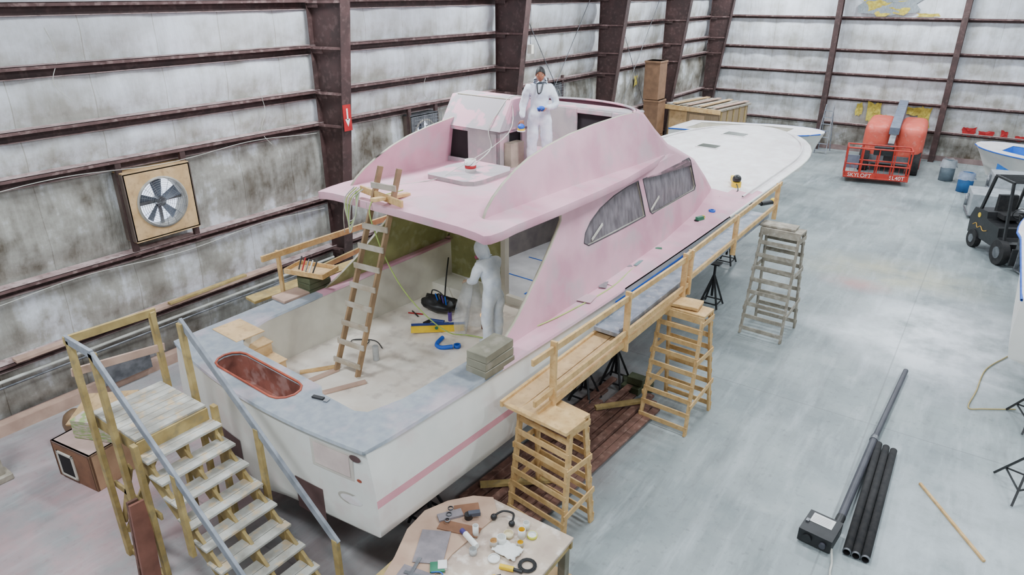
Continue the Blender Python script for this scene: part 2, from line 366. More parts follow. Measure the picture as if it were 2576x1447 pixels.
# torn insulation on end wall / yellow patches
def patch(name,pts,mat,M4,amp=.03):
    o=B(name); c=Vector((sum(p[0] for p in pts)/len(pts),sum(p[1] for p in pts)/len(pts)))
    n=len(pts); vs=[]
    for r in (0,.5,1):
        for k in range(n*3):
            i=k//3; t=(k%3)/3; p=Vector(pts[i]).lerp(Vector(pts[(i+1)%n]),t); q=c.lerp(p,r*(1+random.uniform(-.22,.22)))
            vs.append((q.x,q.y,random.uniform(0,amp)))
    N=n*3
    fs=[(j*N+k,j*N+(k+1)%N,(j+1)*N+(k+1)%N,(j+1)*N+k) for j in(0,1) for k in range(N)]
    o.add(vs,fs,mat,True); o.M4=M4; return o.done()
RX=Matrix.Rotation(pi/2,4,'X')
tin=M("exposed_tin",(150,158,162),(120,128,132),8,.5,stretch=(6,1,.3))
def endpatch(x,z,w,h,mat,n="torn_insulation"): patch(n,[(-w/2,-h/2),(0,-h/2*1.2),(w/2,-h/2*.8),(w/2,h/2),(0,h/2*.9),(-w/2,h/2)],mat,Matrix.Translation((x,WY-.12,z))@RX)
endpatch(-4.9,6.1,1.7,.55,insul); endpatch(-4.7,6.3,2.2,.75,tin,"exposed_siding")
endpatch(-3.3,5.82,.8,.12,insul); endpatch(-4.6,1.8,.5,.8,insul); endpatch(-4.0,1.55,.5,.35,insul); endpatch(-5.2,1.9,.25,.5,insul); endpatch(-2.6,1.75,.45,.9,insul); endpatch(-3.0,2.0,.7,.3,insul)
for x,z,w,h in((-.9,1.35,.45,.35),(-.3,1.3,.55,.25),(.35,1.35,.25,.3),(.9,1.25,.4,.2)): endpatch(x,z,w,h,red,"spray_paint_mark")
for y,z,w,h in((23.9,3.6,.5,.5),(24.4,3.2,.2,.7),(26.3,3.4,.3,.4)):
    patch("torn_insulation",[(-w/2,-h/2),(w/2,-h/2*.6),(w/2*.7,h/2),(-w/2,h/2*.8)],insul,Matrix.Translation((WX+.12,y,z))@Matrix.Rotation(pi/2,4,'Z')@RX)
# fans
def fan(y0,y1,z0,z1,dep,guard):
    o=B("exhaust_fan"); yc,zc=(y0+y1)/2,(z0+z1)/2; w=(y1-y0)/2; xf=WX+dep; R=w*.72
    n=32; front=[];
    sq=[];ci=[]
    for k in range(n):
        a=2*pi*k/n+pi/4; c,s=math.cos(a),math.sin(a); m=max(abs(c),abs(s)); sq.append((c/m*w,s/m*w)); ci.append((c*R,s*R))
    mat=ply if not guard else steel
    for x,sg in((xf,1),(xf-.03,-1)):
        vs=[(x,yc+p[0],zc+p[1]) for p in sq]+[(x,yc+p[0],zc+p[1]) for p in ci]
        o.add(vs,[(k,(k+1)%n,n+(k+1)%n,n+k) for k in range(n)],mat)
    for sg in(-1,1):
        o.bb((WX+.05,yc+sg*w-.02,zc-w),(xf,yc+sg*w+.02,zc+w),M("fan_side",(98,84,76),(80,68,62),4)); o.bb((WX+.05,yc-w,zc+sg*w-.02),(xf,yc+w,zc+sg*w+.02),mat)
    o.tube((xf+.02,yc,zc),(WX+.08,yc,zc),R+.03,R-.01,M("fan_ring",(176,172,160),(150,146,138),8),32)
    vs=[(WX+.1,yc+p[0],zc+p[1]) for p in ci]; o.add(vs,[tuple(range(n))],daylight)
    o.cyl((WX+.16,yc,zc),(xf-.05,yc,zc),.09,steel,14)
    for k in range(5):
        a=2*pi*k/5+.3; d=Vector((0,math.cos(a),math.sin(a))); e=Vector((0,-math.sin(a),math.cos(a)))
        c=Vector((xf-.14,yc,zc)); vs=[c+d*.07-e*.04+Vector((.03,0,0)),c+d*.07+e*.04-Vector((.03,0,0)),c+d*R*.9+e*.1-Vector((.05,0,0)),c+d*R*.9-e*.08+Vector((.05,0,0))]
        o.add(vs,[(0,1,2,3)],M("fan_blade",(112,120,134),(96,104,118),5,.5),False)
    o.bb((WX+.2,yc-R,zc-.03),(WX+.23,yc+R,zc+.03),steel); o.bb((WX+.2,yc-.03,zc-R),(WX+.23,yc+.03,zc+R),steel)
    if guard:
        for k in range(-6,7):
            q=k/6*w*.98; o.cyl((xf+.12,yc+q,zc-w),(xf+.12,yc+q,zc+w),.006,steel,4); o.cyl((xf+.12,yc-w,zc+q),(xf+.12,yc+w,zc+q),.006,steel,4)
    else:
        for r in fr(.08,R,9): o.path([(xf+.03,yc+math.cos(a)*r,zc+math.sin(a)*r) for a in fr(0,2*pi,28)],.0035,steel,4,1)
        for k in range(8): a=pi*k/8; o.cyl((xf+.03,yc+math.cos(a)*R,zc+math.sin(a)*R),(xf+.03,yc-math.cos(a)*R,zc-math.sin(a)*R),.0035,steel,4)
    for sg in(-1,1): o.bb((WX+.2,yc+sg*w*.97-.05,2.3),(WX+.27,yc+sg*w*.97+.05,z1+.25),brown)
    o.done()
fan(5.6,6.82,2.6,3.8,.38,False); fan(12.9,13.95,2.75,3.8,.3,True)
fan(19.4,20.4,2.9,3.9,.25,True)
# arrow sign on column flange
o=B("fire_extinguisher_sign"); sz=4.25; sx=WX+.25+.42+.78*sz/6.6-.15+.03; yy=10.04
o.bb((sx,yy,3.95),(sx+.01,yy+.22,4.5),red)
o.bb((sx+.011,yy+.09,4.18),(sx+.014,yy+.13,4.42),paper); o.add([(sx+.014,yy+.04,4.2),(sx+.014,yy+.18,4.2),(sx+.014,yy+.11,4.04)],[(0,1,2)],paper); o.done()
# ------------------------------------------------------------ lights
wd=bpy.data.worlds.new("World"); SC.world=wd; wd.use_nodes=True
wd.node_tree.nodes["Background"].inputs[0].default_value=(.84,.91,1,1); wd.node_tree.nodes["Background"].inputs[1].default_value=.6
k=0
for x in(-9,-3,4):
    for y in(1,9,17,25,32):
        l=bpy.data.lights.new("high_bay_light",'AREA'); l.shape='RECTANGLE'; l.size=1.8; l.size_y=.7; l.energy=375 if x>-8 else 480; l.color=(.87,.945,1)
        lo=bpy.data.objects.new("high_bay_light",l); COL.objects.link(lo); lo.location=(x,y,8.1)
        o=B("light_fixture"); o.bb((x-.9,y-.35,8.16),(x+.9,y+.35,8.24),steel); o.cyl((x,y,8.24),(x,y,8.4),.02,steel,6); o.done()

# ------------------------------------------------------------ hull generator
def hull(o,L,Lk,hbf,cbf,zsf,zcf,zkf,mat,botmat,stripe=None,tr=.2,ss=None):
    ss=ss or fr(0,.8,24)+[.83,.86,.885,.91,.93,.948,.963,.975,.985,.993,.998,1]
    NT=14
    def pt(s,k):
        hb,cb=hbf(s),min(cbf(s),hbf(s)+(.1 if s<.6 else 0)); zs,zc,zk=zsf(s),zcf(s),zkf(s)
        if k==0: return (0,s*Lk,zk)
        if k==1: return (cb*.5,s*(Lk+(L-Lk)*.15),zk+(zc-zk)*.5)
        if k==2: return (cb,s*(Lk+(L-Lk)*.3),zc)
        if k==3: return (cb+.03 if s<1 else 0,s*(Lk+(L-Lk)*.32),zc+.02)
        t=(k-3)/(NT-3); g=t**(1+.9*s); x=cb+.03*(1-t)+(hb-cb)*g+.04*math.sin(pi*t)*(1-s)
        if s>=1: x=0
        return (x,s*(Lk+(L-Lk)*(.32+.68*t)),zc+.02+(zs-zc-.02)*t)
    for sg in(-1,1):
        P=[[pt(s,k) for k in range(NT+1)] for s in ss]
        vs=[(p[0]*sg,p[1],p[2]) for r in P for p in r]; n=NT+1
        g={}
        for i in range(len(ss)-1):
            for k in range(NT):
                mm=botmat if k<2 else mat
                if stripe and stripe(ss[i],k): mm=stripe(ss[i],k)
                g.setdefault(mm,[]).append((i*n+k,i*n+k+1,(i+1)*n+k+1,(i+1)*n+k))
        for mm,ff in g.items(): o.add(vs,ff,mm,True)
    def trp(k,u):
        p=pt(0,k); x=p[0]*u; return (x,-tr*(1-u*u),p[2])
    vs=[trp(k,u) for k in range(NT+1) for u in fr(-1,1,16)]
    o.add(vs,[(k*17+i,k*17+i+1,(k+1)*17+i+1,(k+1)*17+i) for k in range(NT) for i in range(16)],mat,True)
    return pt
# ------------------------------------------------------------ main boat
OB=Vector((-6.83,4.2,0)); Mb=T(OB.x,OB.y,0,math.radians(-3.5))
def W(x,y,z): return Mb@Vector((x,y,z))
boat=empty("sportfishing_boat",Mb)
L=17.3
def hbf(s): return 2.05+.15*math.sin(min(s/.5,1)*pi/2) if s<.8 else 2.2*math.sqrt(max(0,1-((s-.8)/.2)**2.2))
def cbf(s): return 2.14*(1-s**2.6)
def zsf(s): return 2.1+.8*s**1.4
def zcf(s): return .98+.65*s**2.5
def zkf(s): return .7+.4*s**5
o=B("hull"); pt=hull(o,L,14.9,hbf,cbf,zsf,zcf,zkf,hullw,M("bottom_paint",(196,176,172),(150,120,116),2),stripe=lambda s,k:(M("stripe_pink",(222,158,168),(214,148,160),3) if (k==7 and s<.9) else None))
o.done(boat)
# transom details
def tp(x,z,off=.004): return (x,-.2*(1-(x/2.1)**2)-off,z)
o=B("transom_details")
def tpatch(x0,x1,z0,z1,mat,off=.005,rnd=0):
    vs=[tp(x,z,off) for z in (z0,z1) for x in fr(x0,x1,8)]
    o.add(vs,[(i,i+1,10+i,9+i) for i in range(8)],mat)
tpatch(1.22,1.86,1.66,2.03,M("patch_rim",(210,204,192),(196,186,176),3),.006); tpatch(1.27,1.81,1.7,2.0,M("patch_sanded",(224,206,198),(204,184,178),3),.01)
tpatch(.85,1.33,.86,1.33,M("pocket_dark",(104,78,76),(84,62,62),3),.008); tpatch(-.9,-.3,.85,1.33,MATS["pocket_dark"],.008)
def oval(xc,zc,a,b,mat,off): 
    vs=[tp(xc+a*math.cos(t),zc+b*math.sin(t),off) for t in fr(0,2*pi,24)[:-1]]; o.add(vs,[tuple(range(24))],mat)
oval(1.78,1.38,.2,.085,M("oval_ring",(186,180,168),(170,164,154),4),.008); oval(1.78,1.38,.16,.06,gelw,.012); oval(1.9,1.99,.08,.045,MATS["pocket_dark"],.008); oval(1.93,1.7,.035,.022,orange,.008)
o.done(boat)
# covering boards around cockpit with well opening
out=[(x,-.2*(1-(x/2.05)**2)-.03) for x in fr(-2.05,2.05,16)]
out+= [(hbf(y/L)+.02,y) for y in fr(.3,5.3,10)]+[(1.66,5.3),(1.68,3.5),(1.62,.95)]
out+= [(1.5,.5),(1.35,.42),(.75,.42),(.6,.52),(-1.15,.52),(-1.3,.6),(-1.5,.8),(-1.62,1.2),(-1.68,3.5),(-1.66,5.3)]
out+= [(-hbf(y/L)-.02,y) for y in fr(5.3,.3,10)]
def slot(x0,x1,y0,y1,n=6):
    r=(y1-y0)/2; yc=(y0+y1)/2
    return [(x0+r-r*math.sin(t),yc-r*math.cos(t)) for t in fr(0,pi,n)]+[(x1-r+r*math.sin(t),yc+r*math.cos(t)) for t in fr(0,pi,n)]
wellh=slot(-1.1,.5,-.02,.4)
cutout("covering_board",out,[wellh],.05,fr(-2,2,8),fr(0,5,10)+[2.25],lambda x,y,z:(x,y,zsf(max(y,0)/L)+.02+z),
       lambda c,n:(0 if c.y<2.25 else 1),[nons,pink],boat,.012)
o=B("live_well")
n=len(wellh); vs=[(p[0],p[1],2.11) for p in wellh]+[(p[0]*.98-.01,p[1],1.72) for p in wellh]
o.add(vs,[(i,(i+1)%n,n+(i+1)%n,n+i) for i in range(n)]+[tuple(range(n,2*n))],M("well_inside",(150,96,84),(112,72,64),4,.4,c3=(180,150,144),scale2=6))
o.path([(p[0],p[1],2.15) for p in wellh+[wellh[0]]],.016,orange,6,1); o.done(boat)
o=B("cockpit_liner")
o.bb((-1.95,.1,1.31),(1.95,5.4,1.35),sole)
inner=[(1.66,5.3),(1.68,3.5),(1.62,.95),(1.5,.5),(1.35,.42),(.75,.42),(.6,.52),(-1.15,.52),(-1.3,.6),(-1.5,.8),(-1.62,1.2),(-1.68,3.5),(-1.66,5.3)]
vs=[(p[0],p[1],1.35) for p in inner]+[(p[0],p[1],zsf(p[1]/L)) for p in inner]; n=len(inner)
o.add(vs,[(i,i+1,n+i+1,n+i) for i in range(n-1)],cream)
o.bb((-1.75,4.75,1.35),(-.35,5.3,1.58),cream); o.done(boat)
# decks forward
o=B("foredeck")
def dk(u,v):
    y=5.25+(L-5.25)*(1-(1-u)**1.6); s=min(y/L,1); hb=hbf(s); x=hb*(2*v-1)
    return (x,y,zsf(s)+.03+.12*(1-(2*v-1)**2)*min(1,hb))
o.grid(dk,50,30,gelw,True,lambda c:None if (c.y<9.2 and abs(c.x)<1.62-.08*max(0,c.y-6)) else (pink if c.y<10.6+.15*math.sin(c.x*3)+.3*abs(c.x) else gelw))
edge=[]
for y in fr(10.8,16.4,14)+[16.7,16.95,17.1,17.2]: s=y/L; edge.append((hbf(s)-.2,y-.12,zsf(s)+.085))
P=edge+[(0,17.1,zsf(1)+.085)]+[(-a,b,c) for a,b,c in edge[::-1]]
o.path(P,.022,gelw,6,2)
P=[(hbf(y/L),y,zsf(y/L)+.01) for y in fr(9.5,16.4,14)+[16.7,16.95,17.1,17.2,17.26]]; P=P+[(0,17.3,zsf(1)+.01)]+[(-a,b,c) for a,b,c in P[::-1]]
o.path(P,.028,hullw,6,1)
gr=M("hatch_glass",(70,80,60),(50,56,48),5,.3)
for hx_,hy_,ww,hh in((-.3,14.1,.26,.2),(-.2,15.7,.3,.22)):
    z=zsf(hy_/L)+.155; o.bb((hx_-ww-.04,hy_-hh-.04,z-.03),(hx_+ww+.04,hy_+hh+.04,z-.0),gelw); o.bb((hx_-ww,hy_-hh,z),(hx_+ww,hy_+hh,z+.006),gr)
o.done(boat)
# house sides with flybridge coaming
def Wd(y): return itp([(0,1.8),(5.5,1.8),(7.5,1.76),(9.2,1.6),(10.6,1.32),(12,1.0)],y)
def inset(y,z): return .17*max(0,min(1,(z-3.86)/.05))*itp([(0,1),(5,1),(7.6,.25),(8.2,0)],y)
def hx(y,z): return Wd(y)-.17*(z-2.3)-inset(y,z)
side=[(2.3,2.14),(2.65,2.3),(3.05,2.55),(3.45,2.86),(3.85,3.18),(4.12,3.42),(4.28,3.58),(4.3,3.68),(4.22,3.75),(4.05,3.78),(2.8,3.82),(2.8,3.93),
 (2.88,4.03),(3.05,4.16),(3.3,4.3),(3.6,4.43),(3.95,4.54),(4.4,4.63),(5.0,4.71),(5.7,4.77),(6.4,4.8),(6.9,4.8),(7.1,4.74),(7.5,4.38),(8.0,4.02),(8.5,3.82),(9.3,3.48),(10.0,3.0),(10.6,2.55)]
side+= [(y,zsf(y/L)+.0) for y in fr(10.55,2.5,14)]
w1=[(4.8,3.1),(4.86,3.24),(5.03,3.38),(5.35,3.52),(5.8,3.62),(6.25,3.67),(6.66,3.69),(6.74,3.4),(6.82,3.04),(5.8,3.03),(4.92,3.03)]
w2=[(6.83,3.69),(9.0,3.66),(9.08,3.6),(9.32,3.04),(9.24,2.98),(7.08,3.02),(7.0,3.08),(6.88,3.5)]
for sg,nm in((1,"house_side_starboard"),(-1,"house_side_port")):
    def mf(c,n):
        if abs(n.z)<.5: return 1
        if n.z*1>0: return 0
        return 0 if c.y>3.9 else (2 if c.x<5.3 else 3)
    cutout(nm,side,[w1,w2],.05,fr(3,10.2,30),[2.5,2.8,3.3,3.6,3.86,3.92,4.3,4.6],lambda y,z,w,sg=sg:(sg*(hx(y,z)+w),y,z),mf,[pink,rim,olive,saloon],boat)
    o=B("window_masking"); 
    for wn in(w1,w2):
        vs=[(sg*(hx(y,z)-.015),y,z) for y,z in wn]; o.add(vs,[tuple(range(len(wn)))],filmw)
        o.path([(sg*(hx(y,z)+.024),y,z) for y,z in wn+[wn[0]]],.012,M("window_edge",(60,56,60),(80,74,78),5),5,1)
        a=min(p[0] for p in wn)+.25; o.beam((sg*(hx(a,3.08)+.01),a,3.08),(sg*(hx(a+.35,3.25)+.01),a+.35,3.25),.01,.05,cream)
    o.done(boat)
# front of house : windshield + bridge front
fp=[(6.9,4.8,.6),(7.1,4.74,.6),(7.5,4.38,.62),(8.0,4.02,.66),(8.5,3.82,.7),(9.3,3.48,.8),(10.0,3.0,.9),(10.6,2.55,.95)]
o=B("house_front")
def ff(u,v,off=0):
    t=v*(len(fp)-1); i=min(int(t),len(fp)-2); t-=i; a,b=fp[i],fp[i+1]; y=a[0]+(b[0]-a[0])*t-off; z=a[1]+(b[1]-a[1])*t; bu=a[2]+(b[2]-a[2])*t
    q=2*u-1; w=hx(y,z)-off*.5; s=math.sin(q*pi/2); return (w*s,y+bu*math.cos(q*pi/2),z+.04*math.cos(q*pi/2)-off*.3)
o.grid(ff,24,28,pink); o.grid(lambda u,v:ff(u,v,.06),24,28,pink,True,lambda c:pink if c.z>3.95 else saloon)
o.path([ff(u,0,.03) for u in fr(0,1,24)],.022,pinkg,6,1); o.done(boat)
# roof / fly deck
def rw(y): return itp([(2.35,1.62),(2.45,1.72),(2.6,1.77),(4.5,1.77),(6,1.7),(7.4,1.54),(8.2,1.4)],y)
rout=[(rw(y),y) for y in (2.42,2.5,2.7,3.2,4,5,6,6.6,7.2,7.8)]+[(1.0,8.2),(.5,8.4),(0,8.45),(-.5,8.4),(-1,8.2)]+[(-rw(y),y) for y in(7.8,7.2,6.6,6,5,4,3.2,2.7,2.5,2.42)]+[(x,2.42-.06*(1-(x/1.7)**2)) for x in fr(-1.55,1.55,8)]
cutout("flybridge_deck",rout,[],.11,fr(-1.6,1.6,10),fr(2.6,8,14),lambda x,y,z:(x,y,3.87+z+.05*(1-(x/1.75)**2)-.04*max(0,(2.9-y))/.5-(.05*max(0,abs(x)-1.45)/.3 if z<0 else .04*max(0,abs(x)-1.45)/.3)),lambda c,n:(0 if n.z>-.5 else 1),[pink,cream],boat,.04)
# bulkhead and saloon
o=B("saloon_bulkhead")
o.bb((-1.68,5.3,1.55),(-.3,5.36,3.8),olive); o.bb((-1.68,5.29,1.35),(-.3,5.37,1.6),cream); o.bb((-.3,5.27,1.35),(1.66,5.37,1.5),cream)
o.bb((-.3,5.28,3.6),(1.45,5.36,3.8),olive); o.bb((1.05,5.28,1.5),(1.15,5.36,3.6),olive); o.bb((1.5,5.28,1.4),(1.64,5.36,2.98),olive); o.bb((-.38,5.26,1.35),(-.28,5.38,3.8),cream)
o.bb((-1.7,5.4,1.42),(1.7,9.6,1.46),M("saloon_floor",(200,202,208),(180,182,188),3)); 
for a in(6.2,7.2): o.bb((-1.2,a,1.462),(1.4,a+.03,1.467),blue)
o.bb((-.1,5.6,1.462),(-.06,8.5,1.467),blue)
for sg in(-1,1): o.beam((sg*1.66,5.4,1.95),(sg*1.4,9.2,1.95),.04,1.0,saloon)
o.bb((-1.4,9.2,1.4),(1.4,9.24,2.75),saloon); o.done(boat)
l=bpy.data.lights.new("saloon_fill_light",'AREA'); l.size=.6; l.energy=45; lo=bpy.data.objects.new("saloon_fill_light",l); COL.objects.link(lo); lo.parent=boat; lo.location=(0,6.6,3.7)  # added fill light with no lamp behind it, brightens the saloon interior
# helm console
o=B("helm_console"); zf=3.93
x0,x1,yc=-1.42,-.16,4.95
fz=4.58
o.bb((x0,yc,zf),(x0+.08,yc+.9,fz),pinkg); o.bb((x0,yc,zf),(x1,yc+.04,zf+.1),pinkg); o.bb((x0,yc,fz-.06),(x1,yc+.9,fz),pinkg); o.bb((x0+.58,yc,zf),(x1-.0,yc+.05,fz),greyp)
o.bb((x1-.05,yc,zf),(x1,yc+.3,fz),greyp); o.bb((x1-.05,yc+.65,zf),(x1,yc+.9,fz),greyp); o.bb((x0+.08,yc+.06,zf),(x1-.06,yc+.85,fz-.07),dark)
o.prism([(yc-.02,fz),(yc+.9,fz),(yc+.9,4.98),(yc+.72,5.08),(yc+.3,5.06)],x0-.02,x1+.04,pinkg,pinkg,axis='X')
o.path([(x0+.1,yc+.31,5.07),(x1,yc+.31,5.07)],.012,rim,5,1)
o.bb((x1,yc+.15,zf),(x1+.16,yc+.5,zf+.45),M("locker_tan",(176,164,144),(150,140,124),4))
o.done(boat,bev=.015)
sp=[(-.62,3.75),(.12,3.75),(.27,3.85),(.3,4.0),(.25,4.75),(.1,4.95),(-.75,4.95),(-.8,4.4),(-.75,3.88)]
o=B("helm_seat_base"); o.prism(sp,3.93,4.04,pinkg,greyp); o.done(boat,bev=.02)
o=B("bridge_front_cabinet"); 
o.bb((-.95,6.85,3.93),(.12,6.9,4.76),greyp); o.bb((.85,6.85,3.93),(1.3,6.9,4.76),pinkg); o.bb((.12,6.85,3.93),(.85,6.9,4.2),pinkg); o.bb((.12,6.85,4.68),(.85,6.9,4.76),greyp)
o.bb((-.95,6.9,4.74),(1.25,7.3,4.78),pinkg); o.bb((.05,6.92,3.95),(.92,7.2,4.72),dark); o.done(boat,bev=.01)
for c,r in(((-.2,4.3,4.04),.075),):
    o=B("bucket"); o.tube(c,(c[0],c[1],c[2]+.2),.09,.08,paper,18); o.cyl((c[0],c[1],c[2]+.15),(c[0],c[1],c[2]+.16),.085,cream,18); o.tube((c[0],c[1],c[2]+.06),(c[0],c[1],c[2]+.11),.092,.09,red,18)
    o.path([(c[0]-.09,c[1],c[2]+.19),(c[0]-.06,c[1]-.08,c[2]+.12),(c[0]+.06,c[1]-.08,c[2]+.12),(c[0]+.09,c[1],c[2]+.19)],.004,steel,4); o.done(M4=Mb)
def obj(name): return B(name,Mb)
# timber blocks, steps, ladder in boat frame
o=obj("timber_block_stack")
for i in range(3): o.box((1.96,2.2,2.21+.115*i),(.32 if i else .34,.6,.11),woodg,rz=.03*i)
o.done(bev=.008)
o=obj("timber_block_stack")
for i in range(3): o.box((-1.98,2.35,2.19+.1*i),(.3,.45,.095),M("block_dark_green",(86,92,66),(70,76,54),4),rz=.05*i)
o.box((-2.0,1.9,2.2),(.34,.5,.05),MATS["plank_pink"]); o.done(bev=.008)
o=obj("tool_tray"); z=2.5
R3=Matrix.Rotation(.3,3,'Z'); tc_=Vector((-1.95,2.3,z))
o.box(tc_,(.75,.42,.02),ply,rz=.3)
for d,sz in(((0,.21,.03),(.75,.02,.08)),((0,-.21,.03),(.75,.02,.08)),((.37,0,.03),(.02,.42,.08)),((-.37,0,.03),(.02,.42,.08))): o.box(tc_+R3@Vector(d),sz,wood,rz=.3)
for k in range(5): o.cyl(tc_+Vector((-.2+.09*k,-.1,.02)),tc_+Vector((-.25+.1*k,.02,.2)),.012,[black,red,steel,paper,black][k],8)
o.done()
o=obj("port_guard_rail"); o.beam((-2.3,1.65,2.82),(-2.2,5.2,2.9),.04,.1,wood); o.beam((-2.2,2.2,2.35),(-2.15,4.6,2.6),.04,.09,wood2); o.beam((-2.3,4.9,0),(-2.3,4.9,2.9),.09,.04,wood); o.beam((-2.38,2.0,0),(-2.38,2.0,2.85),.09,.04,wood)
o.beam((-2.75,1.6,2.0),(-2.5,5.3,2.1),.3,.05,wood2); o.beam((-2.7,5,0),(-2.7,5,2.1),.09,.09,wood2); o.done(bev=.004)
o=obj("plywood_steps")
for i in range(3):
    z=1.93-.19*i; x=-1.5+.32*i; o.bb((x-.16,.62,1.35),(x+.16,1.05,z-.02),ply); o.bb((x-.18,.6,z-.02),(x+.18,1.07,z),ply)
o.bb((-1.95,.5,2.14),(-1.3,.95,2.16),ply); o.done(bev=.004)
o=obj("wooden_ladder"); a0=Vector((-.5,1.72,1.38)); a1=Vector((-.22,2.62,4.42)); d=(a1-a0)
for sg in(-1,1):
    e=Vector((.21,.03,0))*sg; o.beam(a0+e,a1+e*.8,.04,.09,M("ladder_wood",(160,130,96),(134,108,80),5),up=(0,-1,.25))
for k in range(10):
    t=.06+k*.095; c=a0+d*t; e=Vector((.27-.05*t,.03,0)); o.beam(c-e-Vector((0,.05,0)),c+e-Vector((0,.05,0)),.03,.085,M("rung_wood",(184,176,164),(158,144,124),5),up=(0,0,1))
o.done(bev=.004)
o=obj("ladder_brace_boards"); o.beam((-.75,2.5,4.05),(.2,2.43,4.0),.04,.1,wood); o.beam((-.15,2.2,4.05),(-.17,2.9,3.98),.09,.05,wood); o.done(bev=.004)
o=obj("floor_battens"); o.beam((-.78,1.25,1.37),(-.72,1.72,1.37),.09,.03,MATS["plank_pink"]); o.beam((-1.1,1.3,1.37),(-.78,1.8,1.37),.08,.03,wood); o.beam((-.35,1.15,1.37),(-.1,1.75,1.37),.09,.03,MATS["plank_pink"]); o.done(bev=.003)
o=obj("scraper"); o.box((.8,.32,2.165),(.16,.05,.02),black,rz=.3); o.box((.92,.35,2.16),(.06,.07,.006),steel,rz=.3); o.done()
# stuff in the cockpit
o=obj("tool_bag"); 
def bag(u,v):
    a=2*pi*u; r=(math.sin(pi*v)**.6); n_=1+.35*noise.noise(Vector((math.cos(a)*2,math.sin(a)*2,v*3))); return (-1.0+.38*math.cos(a)*r*n_,4.25+.25*math.sin(a)*r*n_,1.36+.28*(1-v)*n_)
o.grid(bag,18,10,black); o.path([(-1.2,4.25,1.58),(-1.1,4.2,1.75),(-.9,4.2,1.74),(-.8,4.25,1.58)],.012,black,5)
for k in range(4): o.cyl((-.95+.06*k,4.2,1.5),(-1.0+.08*k,4.16,1.72),.012,[blue,steel,purple,blue][k],8)
o.done()
o=obj("water_bottle"); o.cyl((-.55,4.05,1.355),(-.55,4.05,1.52),.035,purple,14); o.cyl((-.55,4.05,1.52),(-.55,4.05,1.56),.02,black,12); o.done()
o=obj("spirit_level"); o.beam((-.7,3.25,1.45),(-.1,3.95,1.4),.03,.12,yellow); o.beam((-.72,3.28,1.52),(-.12,3.98,1.47),.06,.02,M("level_blue",(40,60,130),(30,50,110),4)); o.cyl((-.42,3.58,1.45),(-.4,3.56,1.45),.03,green,10); o.done()
o=obj("cordless_drill"); o.cyl((-.75,3.75,1.42),(-.5,3.85,1.42),.035,MATS["level_blue"],12); o.beam((-.73,3.76,1.42),(-.78,3.62,1.39),.04,.05,black); o.cyl((-.5,3.85,1.42),(-.42,3.88,1.42),.015,steel,8); o.done()
o=obj("pliers"); o.beam((-1.35,3.9,1.37),(-1.1,3.8,1.37),.02,.015,black); o.beam((-1.35,3.8,1.37),(-1.1,3.92,1.37),.02,.015,red); o.done()
o=obj("blue_tape_roll"); o.path([(-.15,3.45,1.4),(-.1,3.25,1.37),(.05,3.2,1.38),(.2,3.32,1.4)],.035,blue,8); o.tube((.22,3.4,1.36),(.22,3.4,1.41),.06,.04,blue,16); o.done()
o=obj("pry_bar"); o.path([(-1.55,5.1,2.0),(-1.3,4.75,1.7),(-1.1,4.5,1.5),(-1.02,4.42,1.48)],.014,black,6); o.done()
o=obj("work_lamp"); o.cyl((.12,4.2,1.36),(.12,4.2,1.56),.055,M("lamp_copper",(130,70,36),(106,54,28),5,.3,metal=.5),14); o.sph((.12,4.17,1.62),.05,M("lamp_glow",(255,190,110),(255,180,90),4,.4,emit=1.5)); o.done()
o=obj("extension_cord"); o.path([(-.4,3.0,3.98),(-.38,2.36,3.93),(-.36,2.4,3.4),(-.3,2.7,2.6),(-.2,3.1,1.95),(-.05,3.5,1.5),(.1,3.8,1.38),(.5,3.9,1.37),(1.1,3.7,1.38),(1.5,3.4,1.6),(1.66,3.15,2.18),(1.8,3.3,2.24),(1.92,4.0,2.26),(2.0,5.2,2.3),(1.9,6.2,2.34),(1.95,7.5,2.38)],.011,cordg,5); o.done()
o=obj("black_cable"); o.path([(-1.3,2.5,1.37),(-1.1,2.65,1.37),(-1.0,2.5,1.37),(-1.15,2.35,1.37),(-1.3,2.5,1.37),(-1.0,2.7,1.37),(-.7,2.6,1.37)],.009,cordb,5); o.done()
o=obj("air_hose"); o.path([(-.2,4.3,4.1),(-.35,4.6,4.1),(-.3,4.93,4.3),(-.35,4.93,4.6),(-.3,5.1,4.85),(-.2,5.3,5.1),(-.1,5.5,5.1)],.01,cordw,5); o.path([(-1.9,3.0,3.0),(-1.6,2.8,3.5),(-1.0,2.5,3.98),(-.9,2.9,3.97),(-.5,3.6,3.98),(-.3,4.0,4.1),(.1,4.9,4.6),(-.25,5.4,5.12)],.007,cordw,5)
for k in range(5): o.path([(-.75+.05*k,2.38,4.1),(-.9+.04*k,2.3,3.9),(-.85,2.3,3.6-.05*k),(-.7,2.32,3.7),(-.7+.02*k,2.36,4.05)],.009,cordg if k%2 else cordw,5)
o.done()
o=obj("paint_can"); o.cyl((-.5,2.3,1.36),(-.5,2.3,1.6),.05,M("can_grey",(190,192,190),(160,160,160),5),14); o.done()
